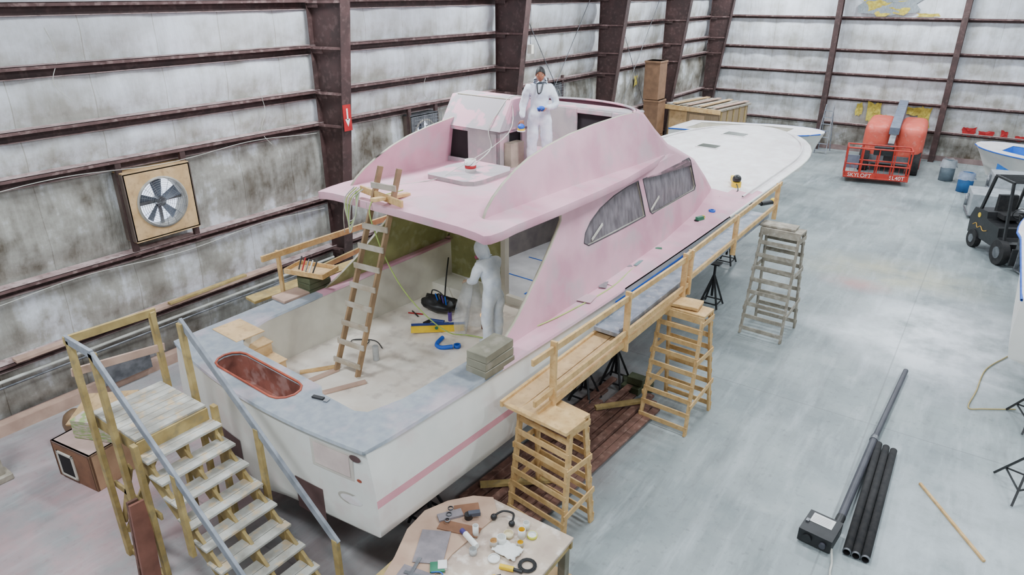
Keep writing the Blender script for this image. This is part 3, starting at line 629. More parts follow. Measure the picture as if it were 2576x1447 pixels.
# tools on side deck
def dz(y): return zsf(y/L)+.06
o=obj("orbital_sander"); o.cyl((1.6,11.3,dz(11.3)),(1.6,11.3,dz(11.3)+.14),.11,yellow,14); o.sph((1.6,11.3,dz(11.3)+.2),.1,black); o.beam((1.55,11.35,dz(11.3)+.12),(1.4,11.55,dz(11.3)+.15),.09,.12,yellow); o.path([(1.6,11.25,dz(11)+.16),(1.75,11.0,dz(11)+.01),(1.5,10.6,dz(10.6)+.01),(1.6,10.4,dz(10.4)+.02)],.012,black,6); o.done()
o=obj("masking_tape_roll"); o.tube((1.82,9.5,dz(9.5)-.02),(1.82,9.5,dz(9.5)+.04),.07,.04,blue,18); o.done()
o=obj("detail_sander"); o.beam((1.8,8.8,dz(8.9)+.04),(1.86,8.98,dz(8.9)+.04),.07,.08,green); o.cyl((1.8,8.8,dz(8.9)-.01),(1.8,8.8,dz(8.9)+.02),.05,black,12); o.sph((1.86,8.98,dz(8.9)+.05),.04,yellow); o.done()
o=obj("angle_grinder"); o.cyl((2.35,10.9,2.45),(2.5,11.2,2.45),.05,black,12); o.sph((2.5,11.22,2.47),.07,yellow); o.path([(2.35,10.9,2.45),(2.3,10.7,2.5),(2.2,10.6,2.48)],.03,black,6); o.done()
o=obj("sandpaper_scraps")
for x,y,w,h,r,m_ in((1.85,5.2,.12,.3,.4,greysheet),(1.88,6.3,.06,.3,.1,M("teal_scrap",(120,150,150),(110,140,140),5)),(1.8,6.1,.1,.12,.8,greysheet),(1.9,4.6,.25,.3,.2,M("pink_scrap",(200,170,176),(190,160,168),5)),(1.85,7.1,.12,.08,.5,green)): o.box((x,y,dz(y)+.005),(w,h,.008),m_,rz=r)
o.done()
# blue masking line along the sheer
o=B("masking_line"); 
P=[(hbf(y/L)+.035,y,zsf(y/L)-.1) for y in fr(5.0,9.5,10)]
for a,b in zip(P,P[1:]): o.beam(a,b,.008,.07,blue); o.beam(Vector(a)-Vector((.0,0,.12)),Vector(b)-Vector((0.0,0,.12)),.01,.1,nons)
o.done(boat)

# ------------------------------------------------------------ people
wrk=bpy.data.textures.new("suit_wrinkles",'CLOUDS'); wrk.noise_scale=.16; wrk.noise_depth=2
def skinobj(name,verts,edges,rad,roots,mat,parent,sub=2,disp=0):
    me=bpy.data.meshes.new(name); me.from_pydata(verts,edges,[]); me.materials.append(mat)
    o=bpy.data.objects.new(name,me); COL.objects.link(o); o.parent=parent
    o.modifiers.new("Skin",'SKIN').use_smooth_shade=True
    if not me.skin_vertices: return o
    for i,r in enumerate(rad): me.skin_vertices[0].data[i].radius=(r,r) if isinstance(r,(int,float)) else r
    for i in range(len(verts)): me.skin_vertices[0].data[i].use_root=(i in roots)
    s=o.modifiers.new("Sub",'SUBSURF'); s.levels=sub; s.render_levels=sub
    if disp: q=o.modifiers.new("Wrinkle",'DISPLACE'); q.texture=wrk; q.strength=disp; q.mid_level=.5; q.texture_coords='LOCAL'
    return o
def hand(parent,name,wrist,fwd,up,side,curl,mat):
    fwd=Vector(fwd).normalized(); up=Vector(up); up=(up-fwd*up.dot(fwd)).normalized(); lat=fwd.cross(up)*side
    V=[];E=[];Rr=[];roots=[]
    w=Vector(wrist)
    for k,(off,ln) in enumerate(((.030,.07),(.010,.08),(-.010,.075),(-.028,.058))):
        i=len(V); roots.append(i); base=w+lat*off*.5; kn=w+fwd*.085+lat*off; pts=[base,kn]; d=fwd.copy(); p=kn; 
        for j,fr_ in enumerate((.45,.32,.23)):
            ang=curl*(j+1)/3; d=(fwd*math.cos(ang)-up*math.sin(ang)); p=p+d*ln*fr_*1.1; pts.append(p)
        V+=[tuple(q) for q in pts]; E+=[(i+q,i+q+1) for q in range(4)]; Rr+=[.017,.014,.0095,.0085,.007]
    i=len(V); roots.append(i); p0=w+fwd*.015+lat*.02; p1=w+fwd*.05+lat*.05-up*.012; p2=p1+(fwd*.7+lat*.35-up*.5).normalized()*.032; p3=p2+(fwd*.8-up*.6).normalized()*.026
    V+=[tuple(q) for q in(p0,p1,p2,p3)]; E+=[(i,i+1),(i+1,i+2),(i+2,i+3)]; Rr+=[.017,.013,.010,.008]
    return skinobj(name,V,E,Rr,roots,mat,parent,1)
def human(name,M4,J,hood,face_rot):
    """J: dict of joint coordinates (x right,y forward,z up)"""
    root=empty(name,M4)
    order=["pelvis","waist","chest","upper","neck","nk2","sL","eL","wL","sR","eR","wR","hL","kL","aL","tL","hR","kR","aR","tR"]
    rad={"pelvis":(.18,.15),"waist":(.16,.135),"chest":(.18,.145),"upper":(.14,.11),"neck":.085 if hood else .07,"nk2":.085 if hood else .055,"sL":.09,"eL":.072,"wL":.048,"sR":.09,"eR":.072,"wR":.048,"hL":.128,"kL":.098,"aL":.088,"tL":.05,"hR":.128,"kR":.098,"aR":.088,"tR":.05}
    ed=[("pelvis","waist"),("waist","chest"),("chest","upper"),("upper","neck"),("neck","nk2"),("upper","sL"),("sL","eL"),("eL","wL"),("upper","sR"),("sR","eR"),("eR","wR"),("pelvis","hL"),("hL","kL"),("kL","aL"),("aL","tL"),("pelvis","hR"),("hR","kR"),("kR","aR"),("aR","tR")]
    V=[J[k] for k in order]; E=[(order.index(a),order.index(b)) for a,b in ed]
    skinobj("coverall_body",V,E,[rad[k] for k in order],[0],suit,root,3,.045)
    hc=Vector(J["head"]); Rh=face_rot
    o=B("head"); 
    def hp(p): return hc+Rh@Vector(p)
    def hf(u,v):
        a=2*pi*u; t=pi*v; x=math.sin(t)*math.cos(a); y=math.sin(t)*math.sin(a); z=math.cos(t)
        jaw=1-.28*max(0,-z)**1.2; return hp((.076*x*jaw,(.094*y+.004)*(jaw if y<0 else 1-.1*max(0,-z)),.118*z))
    o.grid(hf,24,18,skin)
    o.add([hp(p) for p in((-.007,.088,.02),(.007,.088,.02),(-.017,.09,-.03),(.017,.09,-.03),(0,.115,-.026),(0,.088,-.04))],[(0,1,4),(0,4,2),(1,3,4),(2,4,5),(4,3,5)],skin,True)
    for sg in(-1,1):
        o.sph(hp((.03*sg,.08,.012)),(.014,.01,.008),paper,10,6,Rh); o.sph(hp((.03*sg,.089,.012)),(.006,.004,.006),black,8,6,Rh)
        o.sph(hp((.031*sg,.083,.033)),(.018,.008,.004),hair,8,6,Rh); o.sph(hp((.077*sg,0,-.005)),(.01,.02,.03),skin,8,6,Rh)
    o.sph(hp((0,.082,-.06)),(.024,.008,.006),M("lips",(150,84,74),(140,76,66),10),10,6,Rh)
    o.done(root)
    o=B("hair")
    def hr(u,v):
        a=2*pi*u; t=pi*.56*v; 
        cut=1.0 if math.sin(a)<.2 else 1-.42*max(0,(math.sin(a)-.2)/.8); t*=cut
        k=1.1+.04*noise.noise(Vector((math.cos(a)*4,math.sin(a)*4,v*5)))
        return hp((.077*math.sin(t)*math.cos(a)*k,.096*math.sin(t)*math.sin(a)*k,.118*math.cos(t)*k+.004))
    o.grid(hr,24,10,hair); o.done(root)
    if hood:
        o=B("hood")
        def hd(u,v):
            a=pi*1.5+(u-.5)*2*pi*.78; t=pi*(.02+.95*v); k=1.3+.06*noise.noise(Vector((math.cos(a)*3,math.sin(a)*3,v*5)))
            pk=.035*max(0,math.cos(t))**2*max(0,-math.sin(a))
            return hp((.078*math.sin(t)*math.cos(a)*k*(1+.25*max(0,v-.55)),.1*math.sin(t)*math.sin(a)*k-pk-.03*max(0,v-.5),.125*math.cos(t)*k*(1 if v<.6 else 1.15)+pk))
        o.grid(hd,28,18,suit); o.done(root,solid=.008)
        o=B("respirator"); o.sph(hp((0,.1,-.05)),(.045,.045,.045),M("mask_grey",(90,90,96),(70,70,76),5),12,8,Rh)
        for sg in(-1,1): o.cyl(hp((.04*sg,.1,-.06)),hp((.085*sg,.12,-.07)),.03,M("filter_pink",(190,90,120),(170,80,110),5),12)
        o.done(root)
    else:
        o=B("collar_hood"); nk=Vector(J["nk2"])
        for k,(r,z) in enumerate(((.085,-.05),(.1,-.02),(.095,.02))):
            P=[nk+Vector((math.cos(a)*r,math.sin(a)*r*.9-.015,z-.03*math.sin(a))) for a in fr(-.95*pi-.6,-.6+.05*pi+.6,12)]
            o.path(P,.022,suit,7,2)
        o.sph(nk+Vector((0,-.12,-.05)),(.11,.05,.09),suit); o.done(root)
    o=B("boots")
    for s in"LR":
        a=Vector(J["a"+s]); t=Vector(J["t"+s]); m_=(a+t)/2; d=(t-a); ang=math.atan2(-d.x,d.y); o.sph((m_.x,m_.y,.045),(.052,.15,.05),M("boot_cover",(214,216,220),(190,192,196),6),14,8,Matrix.Rotation(ang,3,'Z'))
    o.done(root)
    return root
JA=dict(pelvis=(0,0,.98),waist=(0,.0,1.12),chest=(0,0,1.28),upper=(0,0,1.41),neck=(0,.0,1.49),nk2=(0,.01,1.54),head=(0,.03,1.645),
 sL=(-.2,0,1.42),eL=(-.29,.03,1.15),wL=(-.12,.24,1.12),sR=(.2,0,1.42),eR=(.3,-.02,1.15),wR=(.3,.1,.92),
 hL=(-.1,0,.9),kL=(-.13,.04,.5),aL=(-.13,0,.1),tL=(-.15,.13,.05),hR=(.1,0,.9),kR=(.13,.04,.5),aR=(.13,0,.1),tR=(.16,.13,.05))
MA=Mb@T(.32,5.45,3.92,math.radians(214))@Matrix.Scale(.95,4)
wa=human("worker",MA,JA,False,Matrix.Rotation(math.radians(-8),3,'X'))
hand(wa,"hand_left",(-.11,.255,1.125),(.75,.6,.1),(0,0,1),-1,1.4,skin); hand(wa,"hand_right",(.3,.12,.9),(0,.3,-1),(0,1,.3),1,1.5,skin)
o=B("sanding_block",MA); o.sph((-.03,.31,1.13),(.07,.05,.04),blue); o.cyl((-.03,.31,1.09),(-.03,.31,1.12),.06,M("pad_navy",(30,50,110),(26,44,96),5),14); o.done()
o=B("palm_sander",MA); o.sph((.31,.18,.80),(.06,.08,.05),blue); o.cyl((.31,.18,.74),(.31,.18,.77),.065,yellow,16); o.cyl((.31,.18,.72),(.31,.18,.74),.07,paper,16); o.done()
o=B("respirator_strap",MA); o.path([(-.05,.1,1.5),(-.02,.17,1.38),(.03,.17,1.36),(.05,.1,1.5)],.012,black,5); o.done()
JB=dict(pelvis=(0,-.04,.94),waist=(0,-.02,1.1),chest=(0,.05,1.26),upper=(0,.1,1.38),neck=(0,.15,1.45),nk2=(0,.19,1.49),head=(0,.24,1.58),
 sL=(-.19,.1,1.39),eL=(-.25,.18,1.12),wL=(-.16,.4,1.04),sR=(.19,.1,1.39),eR=(.25,.2,1.12),wR=(.15,.42,1.03),
 hL=(-.1,-.03,.88),kL=(-.12,.0,.48),aL=(-.12,-.04,.1),tL=(-.13,.1,.05),hR=(.1,-.03,.88),kR=(.13,.03,.48),aR=(.13,.02,.1),tR=(.14,.16,.05))
MB=Mb@T(.58,3.88,1.35,math.radians(82))@Matrix.Scale(1.0,4)
wb=human("worker",MB,JB,True,Matrix.Rotation(math.radians(-35),3,'X'))
hand(wb,"hand_left",(-.15,.42,1.04),(.3,1,-.2),(0,0,1),-1,1.2,glove); hand(wb,"hand_right",(.14,.44,1.03),(-.3,1,-.2),(0,0,1),1,1.2,glove)
o=B("plastic_sheet",MB)
def ps(u,v):
    n_=noise.noise(Vector((u*4,v*3,2)))*.1; return ((u-.5)*(.3+.25*v)+n_,.52+.12*v+.12*math.sin(u*9+v*3)*(.3+v)+n_,1.04-1.0*v)
o.grid(ps,16,20,sheet); o.done()

# ------------------------------------------------------------ supports
def jack(x,y,h):
    o=B("jack_stand"); o.cyl((x,y,.25),(x,y,h),.03,black,10); o.box((x,y,h),(.25,.25,.03),black)
    for k in range(4):
        a=pi/4+k*pi/2; o.beam((x,y,.75*h),(x+.3*math.cos(a),y+.3*math.sin(a),0.02),.035,.035,black)
    for k in range(4):
        a=pi/4+k*pi/2; b=a+pi/2; o.beam((x+.26*math.cos(a),y+.26*math.sin(a),.12),(x+.26*math.cos(b),y+.26*math.sin(b),.12),.025,.025,black)
    o.done()
for p,h in(((1.6,5.2),.9),((1.75,6.0),1.0),((1.7,10.4),1.05),((1.6,1.3),.88),((-1.5,1.3),.88),((-1.5,5.2),.9),((-1.5,10),1.0),((.9,13.2),1.15),((-.9,13.2),1.15)):
    w=W(p[0],p[1],0); jack(w.x,w.y,h)
o=B("keel_blocks")
for y in(1.5,5,8.5,12): 
    w=W(0,y,0); 
    for i in range(4): o.box((w.x,w.y,.08+.15*i),(.9 if i==0 else .4,.3,.14),woodg,rz=-.06)
o.done(bev=.008)
o=B("block_pile"); 
for i,(dx,dy) in enumerate(((0,0),(.15,.2),(-.1,.25))): o.box((-4.35+dx,10.0+dy,.08+.0*i),(.35,.18,.14),MATS["block_dark_green"],rz=.3*i)
o.box((-4.3,10.1,.23),(.3,.2,.14),MATS["block_dark_green"]); o.done(bev=.008)
o=B("lumber_stack")
for i in range(9):
    for j in range(2 if i%3 else 3):
        x=-5.0+.13*i+random.uniform(-.02,.02); o.beam((x,5.6+random.uniform(0,.5),.03+.05*j),(x+.25,9.7+random.uniform(-.5,.4),.03+.05*j),.12,.045,mahog)
o.done(bev=.004)
o=B("lumber_pieces")
o.beam((-4.9,6.2,.2),(-4.1,6.9,.2),.1,.05,wood2); o.beam((-4.5,8.9,.2),(-3.9,9.6,.2),.1,.05,wood2); o.beam((-4.6,7.8,.2),(-4.2,8.2,.2),.1,.05,mahog); o.done()
# ------------------------------------------------------------ trestle stands and walkway
def trestle(cx,cy,h,w,db,rz,mat,nr=8):
    o=B("trestle_stand"); o.T=T(cx,cy,0,rz)
    dt=.3
    for sy in(-1,1):
        for sx in(-1,1):
            o.beam((sx*w/2*1.0,sy*db/2,0),(sx*w/2*.86,sy*dt/2,h-.08),.04,.09,mat,up=(0,1,0))
        for k in range(nr):
            t=(k+.55)/(nr+.3); y=sy*(db/2+(dt/2-db/2)*t)+sy*.035; z=t*(h-.1); ww=w/2*(1-.14*t)+.03
            o.beam((-ww,y,z),(ww,y,z),.022,.085,mat)
    for sx in(-1,1):
        for k,t in enumerate((.25,.62,.93)):
            yb=(db/2+(dt/2-db/2)*t); o.beam((sx*(w/2*(1-.14*t)+.03),-yb-.05,t*h),(sx*(w/2*(1-.14*t)+.03),yb+.05,t*h+(.12 if k==0 else 0)),.022,.09,mat)
    o.box((0,0,h-.02),(w*.95,dt+.08,.045),mat); o.box((0,-dt/2-.03,h-.09),(w*.95,.03,.12),mat); o.box((0,dt/2+.03,h-.09),(w*.95,.03,.12),mat)
    return o.done(bev=.004)
trestle(-3.85,6.42,1.8,.95,.62,math.radians(-8),wood)
trestle(-3.42,9.78,2.05,.82,.98,math.radians(-3),wood)
trestle(-3.05,13.95,2.3,.85,.95,math.radians(-3),woodw)
o=B("scaffold_walkway")
for q in(-.13,.13): o.beam((-4.1+q,6.0,1.86),(-3.85+q,10.2,2.08),.25,.045,ply)
o.beam((-3.85,6.05,1.88),(-3.6,10.2,2.1),.04,.1,wood); o.beam((-4.36,5.98,1.88),(-4.1,10.2,2.1),.04,.09,wood)
o.box((-3.8,6.15,1.86),(.95,.4,.05),wood,rz=-.1)
o.beam((-4.02,8.15,2.1),(-3.72,14.4,2.38),.42,.07,alu); o.beam((-4.2,8.2,2.12),(-3.9,14.4,2.4),.03,.14,alu); o.beam((-3.82,8.2,2.12),(-3.5,14.4,2.4),.03,.14,alu)
o.box((-3.45,9.8,2.1),(.5,.35,.05),wood,rz=.1); o.box((-3.15,14.0,2.33),(.7,.35,.04),woodw)
o.done(bev=.004)
o=B("scaffold_guard_rail")
rl=lambda y:(itp([(6,-3.84),(10.2,-3.56),(15,-3.42)],y),y)
zr=lambda y: itp([(6,2.68),(10.2,2.78),(15,2.95)],y)
def rp(y,dz=0): a,b=rl(y); return (a,b,zr(y)+dz)
o.beam(rp(5.9),rp(10.25),.04,.09,wood); o.beam(rp(9.95,.05),rp(14.8,.05),.04,.09,wood)
o.beam(rp(5.95,-.6),rp(10.2,-.5),.04,.09,wood); o.beam(rp(10.1,-.4),rp(14.7,-.38),.04,.09,wood)
for y in(6.35,8.15,9.95,10.15,12.2,14.6): a=rp(y,.1); b=rp(y,-.85 if y<9 else -.68); o.beam(b,a,.09,.04,wood,up=(0,1,0))
o.done(bev=.004)
# ------------------------------------------------------------ stairs
o=B("wooden_stairs"); PZ=2.1
ya,yb=2.77,3.64
for k in range(8): o.bb((-8.07+.124*k,ya,PZ-.035),(-7.955+.124*k,yb,PZ),tread)
for y in(ya,yb-.04): o.bb((-8.02,y,PZ-.2),(-7.08,y+.04,PZ-.035),wood2)
o.bb((-8.02,ya,PZ-.2),(-7.98,yb,PZ-.035),wood2); o.bb((-7.1,ya,PZ-.2),(-7.06,yb,PZ-.035),wood2)
rise,run=.195,.22; sx0=-6.98
for n in range(1,11):
    z=PZ-rise*n; x=sx0+run*(n-1)
    o.bb((x-.14,ya-.03,z-.035),(x+.0,yb+.03,z),tread); o.bb((x+.008,ya-.03,z-.035),(x+.13,yb+.03,z),tread)
    for y in(ya+.02,yb-.06,(ya+yb)/2): o.bb((x-.12,y,z-.2),(x+.1,y+.04,z-.035),wood2)
for y in(ya+.03,yb-.03,(ya+yb)/2): o.beam((sx0-.1,y,PZ-.3),(sx0+run*9.4,y,.03),.04,.22,wood2)
for x,y,t in((-7.95,ya-.06,3.13),(-7.42,ya-.06,3.13),(-7.98,yb+.03,3.1),(-7.38,yb+.05,3.1),(-7.0,ya-.06,2.1),(-7.0,yb+.05,2.1)): o.beam((x,y,0),(x,y,t),.09,.06,wood2)
for y in(ya-.07,yb+.07):
    s=.9
    o.beam((-7.42,y,3.12),(-4.98,y,3.12-2.44*.86),.04,.1,railg)
    for x in(-6.2,-5.02): z=3.12-(x+7.42)*.86; o.beam((x,y,max(0,z-1.1)),(x,y,z),.09,.05,wood2)
o.beam((-8.0,ya-.07,3.13),(-7.4,ya-.07,3.12),.04,.1,railg); o.beam((-7.98,ya-.1,3.12),(-7.98,yb+.08,3.08),.04,.1,wood2)
o.beam((-8.02,ya-.1,2.7),(-7.95,yb+.08,2.6),.03,.1,MATS["plank_pink"]); o.beam((-7.98,ya,.5),(-7.4,ya,1.6),.03,.09,wood2); o.beam((-7.95,ya,1.1),(-6.9,ya,1.1),.03,.09,wood2)
o.beam((-7.98,ya,.3),(-7.98,yb,1.7),.03,.09,wood2); o.bb((-7.98,ya-.05,.0),(-6.3,ya,.09),wood2)
o.done(bev=.004)
o=B("leaning_board"); o.beam((-6.95,2.5,0),(-7.05,2.62,1.35),.2,.04,M("board_redbrown",(140,92,78),(120,78,66),5),up=(1,0,0)); o.beam((-7.15,2.5,0),(-7.2,2.62,1.3),.12,.04,mahog,up=(1,0,0)); o.done()
# bits behind stairs
o=B("wooden_cabinet"); o.T=T(-10.0,3.35,0,math.radians(8))
o.bb((-.45,-.35,0),(.45,-.31,.62),board); o.bb((-.45,.31,0),(.45,.35,.62),board); o.bb((-.45,-.35,.58),(.45,.35,.62),M("cab_top",(200,172,164),(184,156,144),4)); o.bb((.41,-.35,0),(.45,.35,.62),M("kraft",(200,164,128),(184,148,114),4)); o.bb((-.45,-.35,0),(-.41,.35,.62),board)
o.bb((-.3,-.37,.1),(.0,-.36,.45),dark); o.bb((-.34,-.375,.06),(-.3,-.35,.49),cream); o.bb((0,-.375,.06),(.04,-.35,.49),cream); o.bb((-.34,-.375,.45),(.04,-.35,.49),cream); o.bb((-.34,-.375,.06),(.04,-.35,.1),cream); o.done(bev=.005)
o=B("foam_offcuts"); o.box((-9.9,3.5,.78),(.7,.4,.3),M("foam_green",(150,170,110),(200,180,170),9,lo=.45,hi=.55,stretch=(1,1,6)),rz=.4); o.box((-10.0,3.6,.98),(.9,.6,.03),ply,R=Matrix.Rotation(.35,3,'X')@Matrix.Rotation(.5,3,'Z')); o.box((-9.6,3.8,.75),(.05,.5,.6),board,R=Matrix.Rotation(.4,3,'Y')); o.done()
o=B("weathered_post"); o.box((-11.0,2.35,1.0),(.16,.16,2.0),woodw); o.box((-11.0,2.35,.05),(.3,.3,.1),woodw); o.done(bev=.01)
o=B("trash_bag"); 
o.grid(lambda u,v:(-11.2+.2*math.cos(2*pi*u)*math.sin(pi*v)*(1+.3*noise.noise(Vector((u*6,v*6,0)))),3.6+.2*math.sin(2*pi*u)*math.sin(pi*v),.25-.24*math.cos(pi*v)),16,10,M("brown_plastic",(130,104,80),(110,88,66),5,.4)); o.done()
# ------------------------------------------------------------ work table
o=B("work_table"); tx0,tx1,ty0,ty1,tz=-4.08,-2.92,3.55,5.42,.9
tt=M("table_top",(206,188,168),(178,158,144),3,.7,c3=(226,214,202),scale2=7,amt3=.8)
o.bb((tx0,ty0,tz-.04),(tx1,ty1,tz),tt)
for x in(tx0+.08,tx1-.08):
    for y in(ty0+.08,ty1-.08): o.bb((x-.05,y-.05,0),(x+.05,y+.05,tz-.04),woodg)
o.bb((tx0,ty0+.02,tz-.14),(tx1,ty0+.06,tz-.04),wood2); o.bb((tx0,ty1-.06,tz-.14),(tx1,ty1-.02,tz-.04),wood2); o.bb((tx1-.06,ty0,tz-.14),(tx1-.02,ty1,tz-.04),wood2); o.bb((tx0+.02,ty0,tz-.14),(tx0+.06,ty1,tz-.04),wood2)
o.bb((tx0,ty0,.3),(tx1,ty1,.33),ply); o.done(bev=.005)
o=B("curved_plywood_sheet"); pp=[(-4.2,3.4),(-4.4,4.0),(-4.58,4.4),(-4.62,4.75),(-4.5,5.05),(-4.3,5.3),(-4.08,5.42),(-3.85,5.2),(-3.9,4.4),(-3.8,3.5)]
o.prism(pp,.905,.92,M("ply_pinkish",(190,160,138),(174,142,122),4)); o.done()
o=B("saw_horse")
for x in(-4.35,): 
    for y in(3.7,4.8): o.beam((x-.15,y,0),(x,y,.88),.05,.09,wood2); o.beam((x+.15,y,0),(x,y,.88),.05,.09,wood2)
    o.beam((x,3.5,.86),(x,5.0,.86),.09,.09,wood2)
o.done()
z=.905
def cupo(name,x,y,r,h,mat,inner=None):
    o=B(name); o.tube((x,y,z),(x,y,z+h),r,r*.88,mat,16,inner or mat); o.cyl((x,y,z+.002),(x,y,z+h*.35),r*.87,inner or mat,16); o.done()
tapew=M("tape_cream",(226,214,180),(214,200,166),5); tapey=M("tape_yellow",(222,226,90),(210,212,80),5); clear=film("clear_cup",(220,224,224),.5)
for nm,x,y,r,h,m_,i_ in(("tape_roll",-3.55,5.0,.06,.05,tapew,None),("tape_roll",-3.32,5.15,.06,.035,tapey,paper),("mixing_cup",-3.6,4.78,.05,.08,clear,wood),("mixing_cup",-3.45,5.22,.04,.09,paper,None),("mixing_cup",-3.72,4.55,.045,.07,clear,clear),("paint_pot",-3.55,4.86,.055,.1,paper,None),("mixing_cup",-3.35,4.95,.04,.06,clear,yellow),("spray_bottle",-3.86,4.78,.035,.16,paper,None),("lid",-3.48,4.62,.07,.02,paper,None),("paint_pot",-3.42,5.08,.045,.11,paper,yellow)):
    cupo(nm,x,y,r,h,m_,i_)
o=B("glue_bottle"); o.cyl((-3.95,4.7,z+.05),(-3.72,4.62,z+.05),.035,paper,12); o.cyl((-3.95,4.7,z+.05),(-4.02,4.72,z+.05),.03,M("dark_violet",(80,70,130),(70,60,120),5),12); o.done()
o=B("ear_defenders"); o.path([(-3.85,5.15,z+.05),(-3.8,5.25,z+.06),(-3.68,5.28,z+.06),(-3.62,5.18,z+.05)],.014,black,6); o.sph((-3.85,5.12,z+.04),(.04,.04,.04),black); o.sph((-3.61,5.15,z+.04),(.04,.04,.04),black); o.done()
o=B("rotary_tool"); o.cyl((-3.45,4.2,z+.03),(-3.3,4.4,z+.03),.03,yellow,12); o.cyl((-3.3,4.4,z+.03),(-3.26,4.45,z+.03),.02,black,12); o.cyl((-3.45,4.2,z+.03),(-3.5,4.13,z+.03),.022,black,10); o.done()
o=B("rotary_tool"); o.cyl((-3.35,4.55,z+.03),(-3.2,4.6,z+.03),.03,yellow,12); o.cyl((-3.2,4.6,z+.03),(-3.1,4.62,z+.03),.02,black,12); o.done()
o=B("coiled_cable"); 
for r in(.1,.085,.07): o.path([(-3.12+r*math.cos(a),4.75+r*math.sin(a),z+.01+.1*(.1-r)) for a in fr(0,2*pi,14)],.008,cordb,5,1)
o.done()
o=B("paper_towels"); 
o.grid(lambda u,v:(-3.42+.3*(u-.5)+.03*noise.noise(Vector((u*5,v*5,0))),4.8+.22*(v-.5),z+.03+.04*noise.noise(Vector((u*6,v*6,3)))),10,10,paper); o.done(solid=.004)
o=B("cardboard_pieces"); o.box((-4.15,4.35,z+.025),(.34,.5,.006),greysheet,rz=.5); o.box((-4.08,4.75,z+.022),(.5,.16,.01),board,rz=.3); o.box((-4.2,5.05,z+.022),(.3,.2,.008),board,rz=.8); o.box((-3.9,4.15,z+.03),(.16,.14,.02),green,rz=.7); o.box((-3.87,4.2,z+.035),(.1,.12,.03),paper,rz=.7); o.box((-4.0,3.85,z+.02),(.4,.35,.006),greysheet,rz=.2); o.box((-3.55,3.95,z+.01),(.4,.4,.006),MATS["plank_pink"],rz=.4); o.done()
o=B("socket_tray"); o.box((-4.3,4.85,z+.03),(.12,.3,.03),greysheet,rz=-.6)
for k in range(3): o.tube((-4.36+.05*k,4.93-.09*k,z+.045),(-4.36+.05*k,4.93-.09*k,z+.06),.035,.025,steel,14,dark)
o.done()
o=B("sander_tool"); o.cyl((-4.1,4.95,z+.02),(-4.1,4.95,z+.08),.05,black,12); o.beam((-4.1,4.95,z+.08),(-4.0,5.05,z+.08),.06,.05,M("tool_slate",(80,84,96),(70,74,86),5)); o.done()
o=B("drafting_square"); o.box((-3.98,3.95,z+.03),(.36,.04,.008),steel,rz=.3); o.box((-4.1,4.0,z+.032),(.04,.3,.008),steel,rz=.3); o.path([(-3.9,4.05,z+.04),(-3.8,4.1,z+.05),(-3.7,4.02,z+.04),(-3.75,3.9,z+.04)],.006,blue,5); o.done()
# ------------------------------------------------------------ pipes on floor and motor unit
o=B("vacuum_pipe"); o.cyl((-.35,13.6,.06),(-.46,10.9,.07),.045,gpipe,16); o.cyl((-.46,10.95,.07),(-.52,8.55,.1),.055,gpipe,16); o.cyl((-.46,10.9,.07),(-.465,10.8,.07),.065,steel,16); o.cyl((-.52,8.6,.1),(-.53,8.4,.1),.06,black,14); o.done()
for k,x in enumerate((-.36,-.25,-.14)):
    o=B("black_pipe"); o.tube((x-.02,10.78-.03*k,.055),(x+.03,8.02+.0*k,.055),.052,.046,rubber,20,dark); o.tube((x+.03,8.03,.055),(x+.03,8.0,.055),.053,.044,steel,20,dark); o.done()
o=B("dust_extractor_unit"); o.T=T(-.68,8.13,0,math.radians(-6)); o.bb((-.22,-.24,.03),(.2,.22,.22),black); o.bb((-.16,-.02,.222),(.12,.18,.225),paper); o.bb((-.2,-.06,.2),(-.16,.0,.24),steel)
o.cyl((-.1,-.24,.12),(-.1,-.27,.12),.06,black,16); o.cyl((.1,-.24,.12),(.1,-.28,.12),.04,gpipe,14)
for k in range(5): o.bb((-.14,.13-.03*k,.2255),(.08,.135-.03*k,.2258),greysheet)
for x in(-.18,.16): o.bb((x-.03,-.2,0),(x+.03,.18,.03),steel)
o.done(bev=.006)
o=B("power_cable"); o.path([(-.5,7.9,.1),(-.45,7.75,.02),(-.42,7.5,.02),(-.3,7.2,.02)],.015,cordw,6); o.done()
o=B("wood_stick"); o.beam((.28,10.13,.02),(1.14,8.89,.02),.035,.03,wood); o.done()
o=B("floor_cord"); o.path([(1.55,16.2,.02),(1.2,15.4,.02),(.9,14.6,.02),(.8,13.6,.02),(.72,12.9,.02),(.95,13.0,.02),(1.4,13.3,.02)],.012,M("cord_tan",(196,176,120),(180,160,104),5),5); o.done()
def tripod(x,y,h=.7,s=.45):
    o=B("tripod_stand")
    for k in range(3):
        a=.3+k*2*pi/3; o.beam((x,y,h),(x+s*math.cos(a),y+s*math.sin(a),0.02),.03,.03,black); b=a+2*pi/3; o.beam((x+s*.7*math.cos(a),y+s*.7*math.sin(a),.22),(x+s*.7*math.cos(b),y+s*.7*math.sin(b),.22),.02,.02,black)
    o.cyl((x,y,h-.2),(x,y,h+.15),.025,steel,8); o.done()
tripod(1.5,10.75); tripod(1.6,12.9)
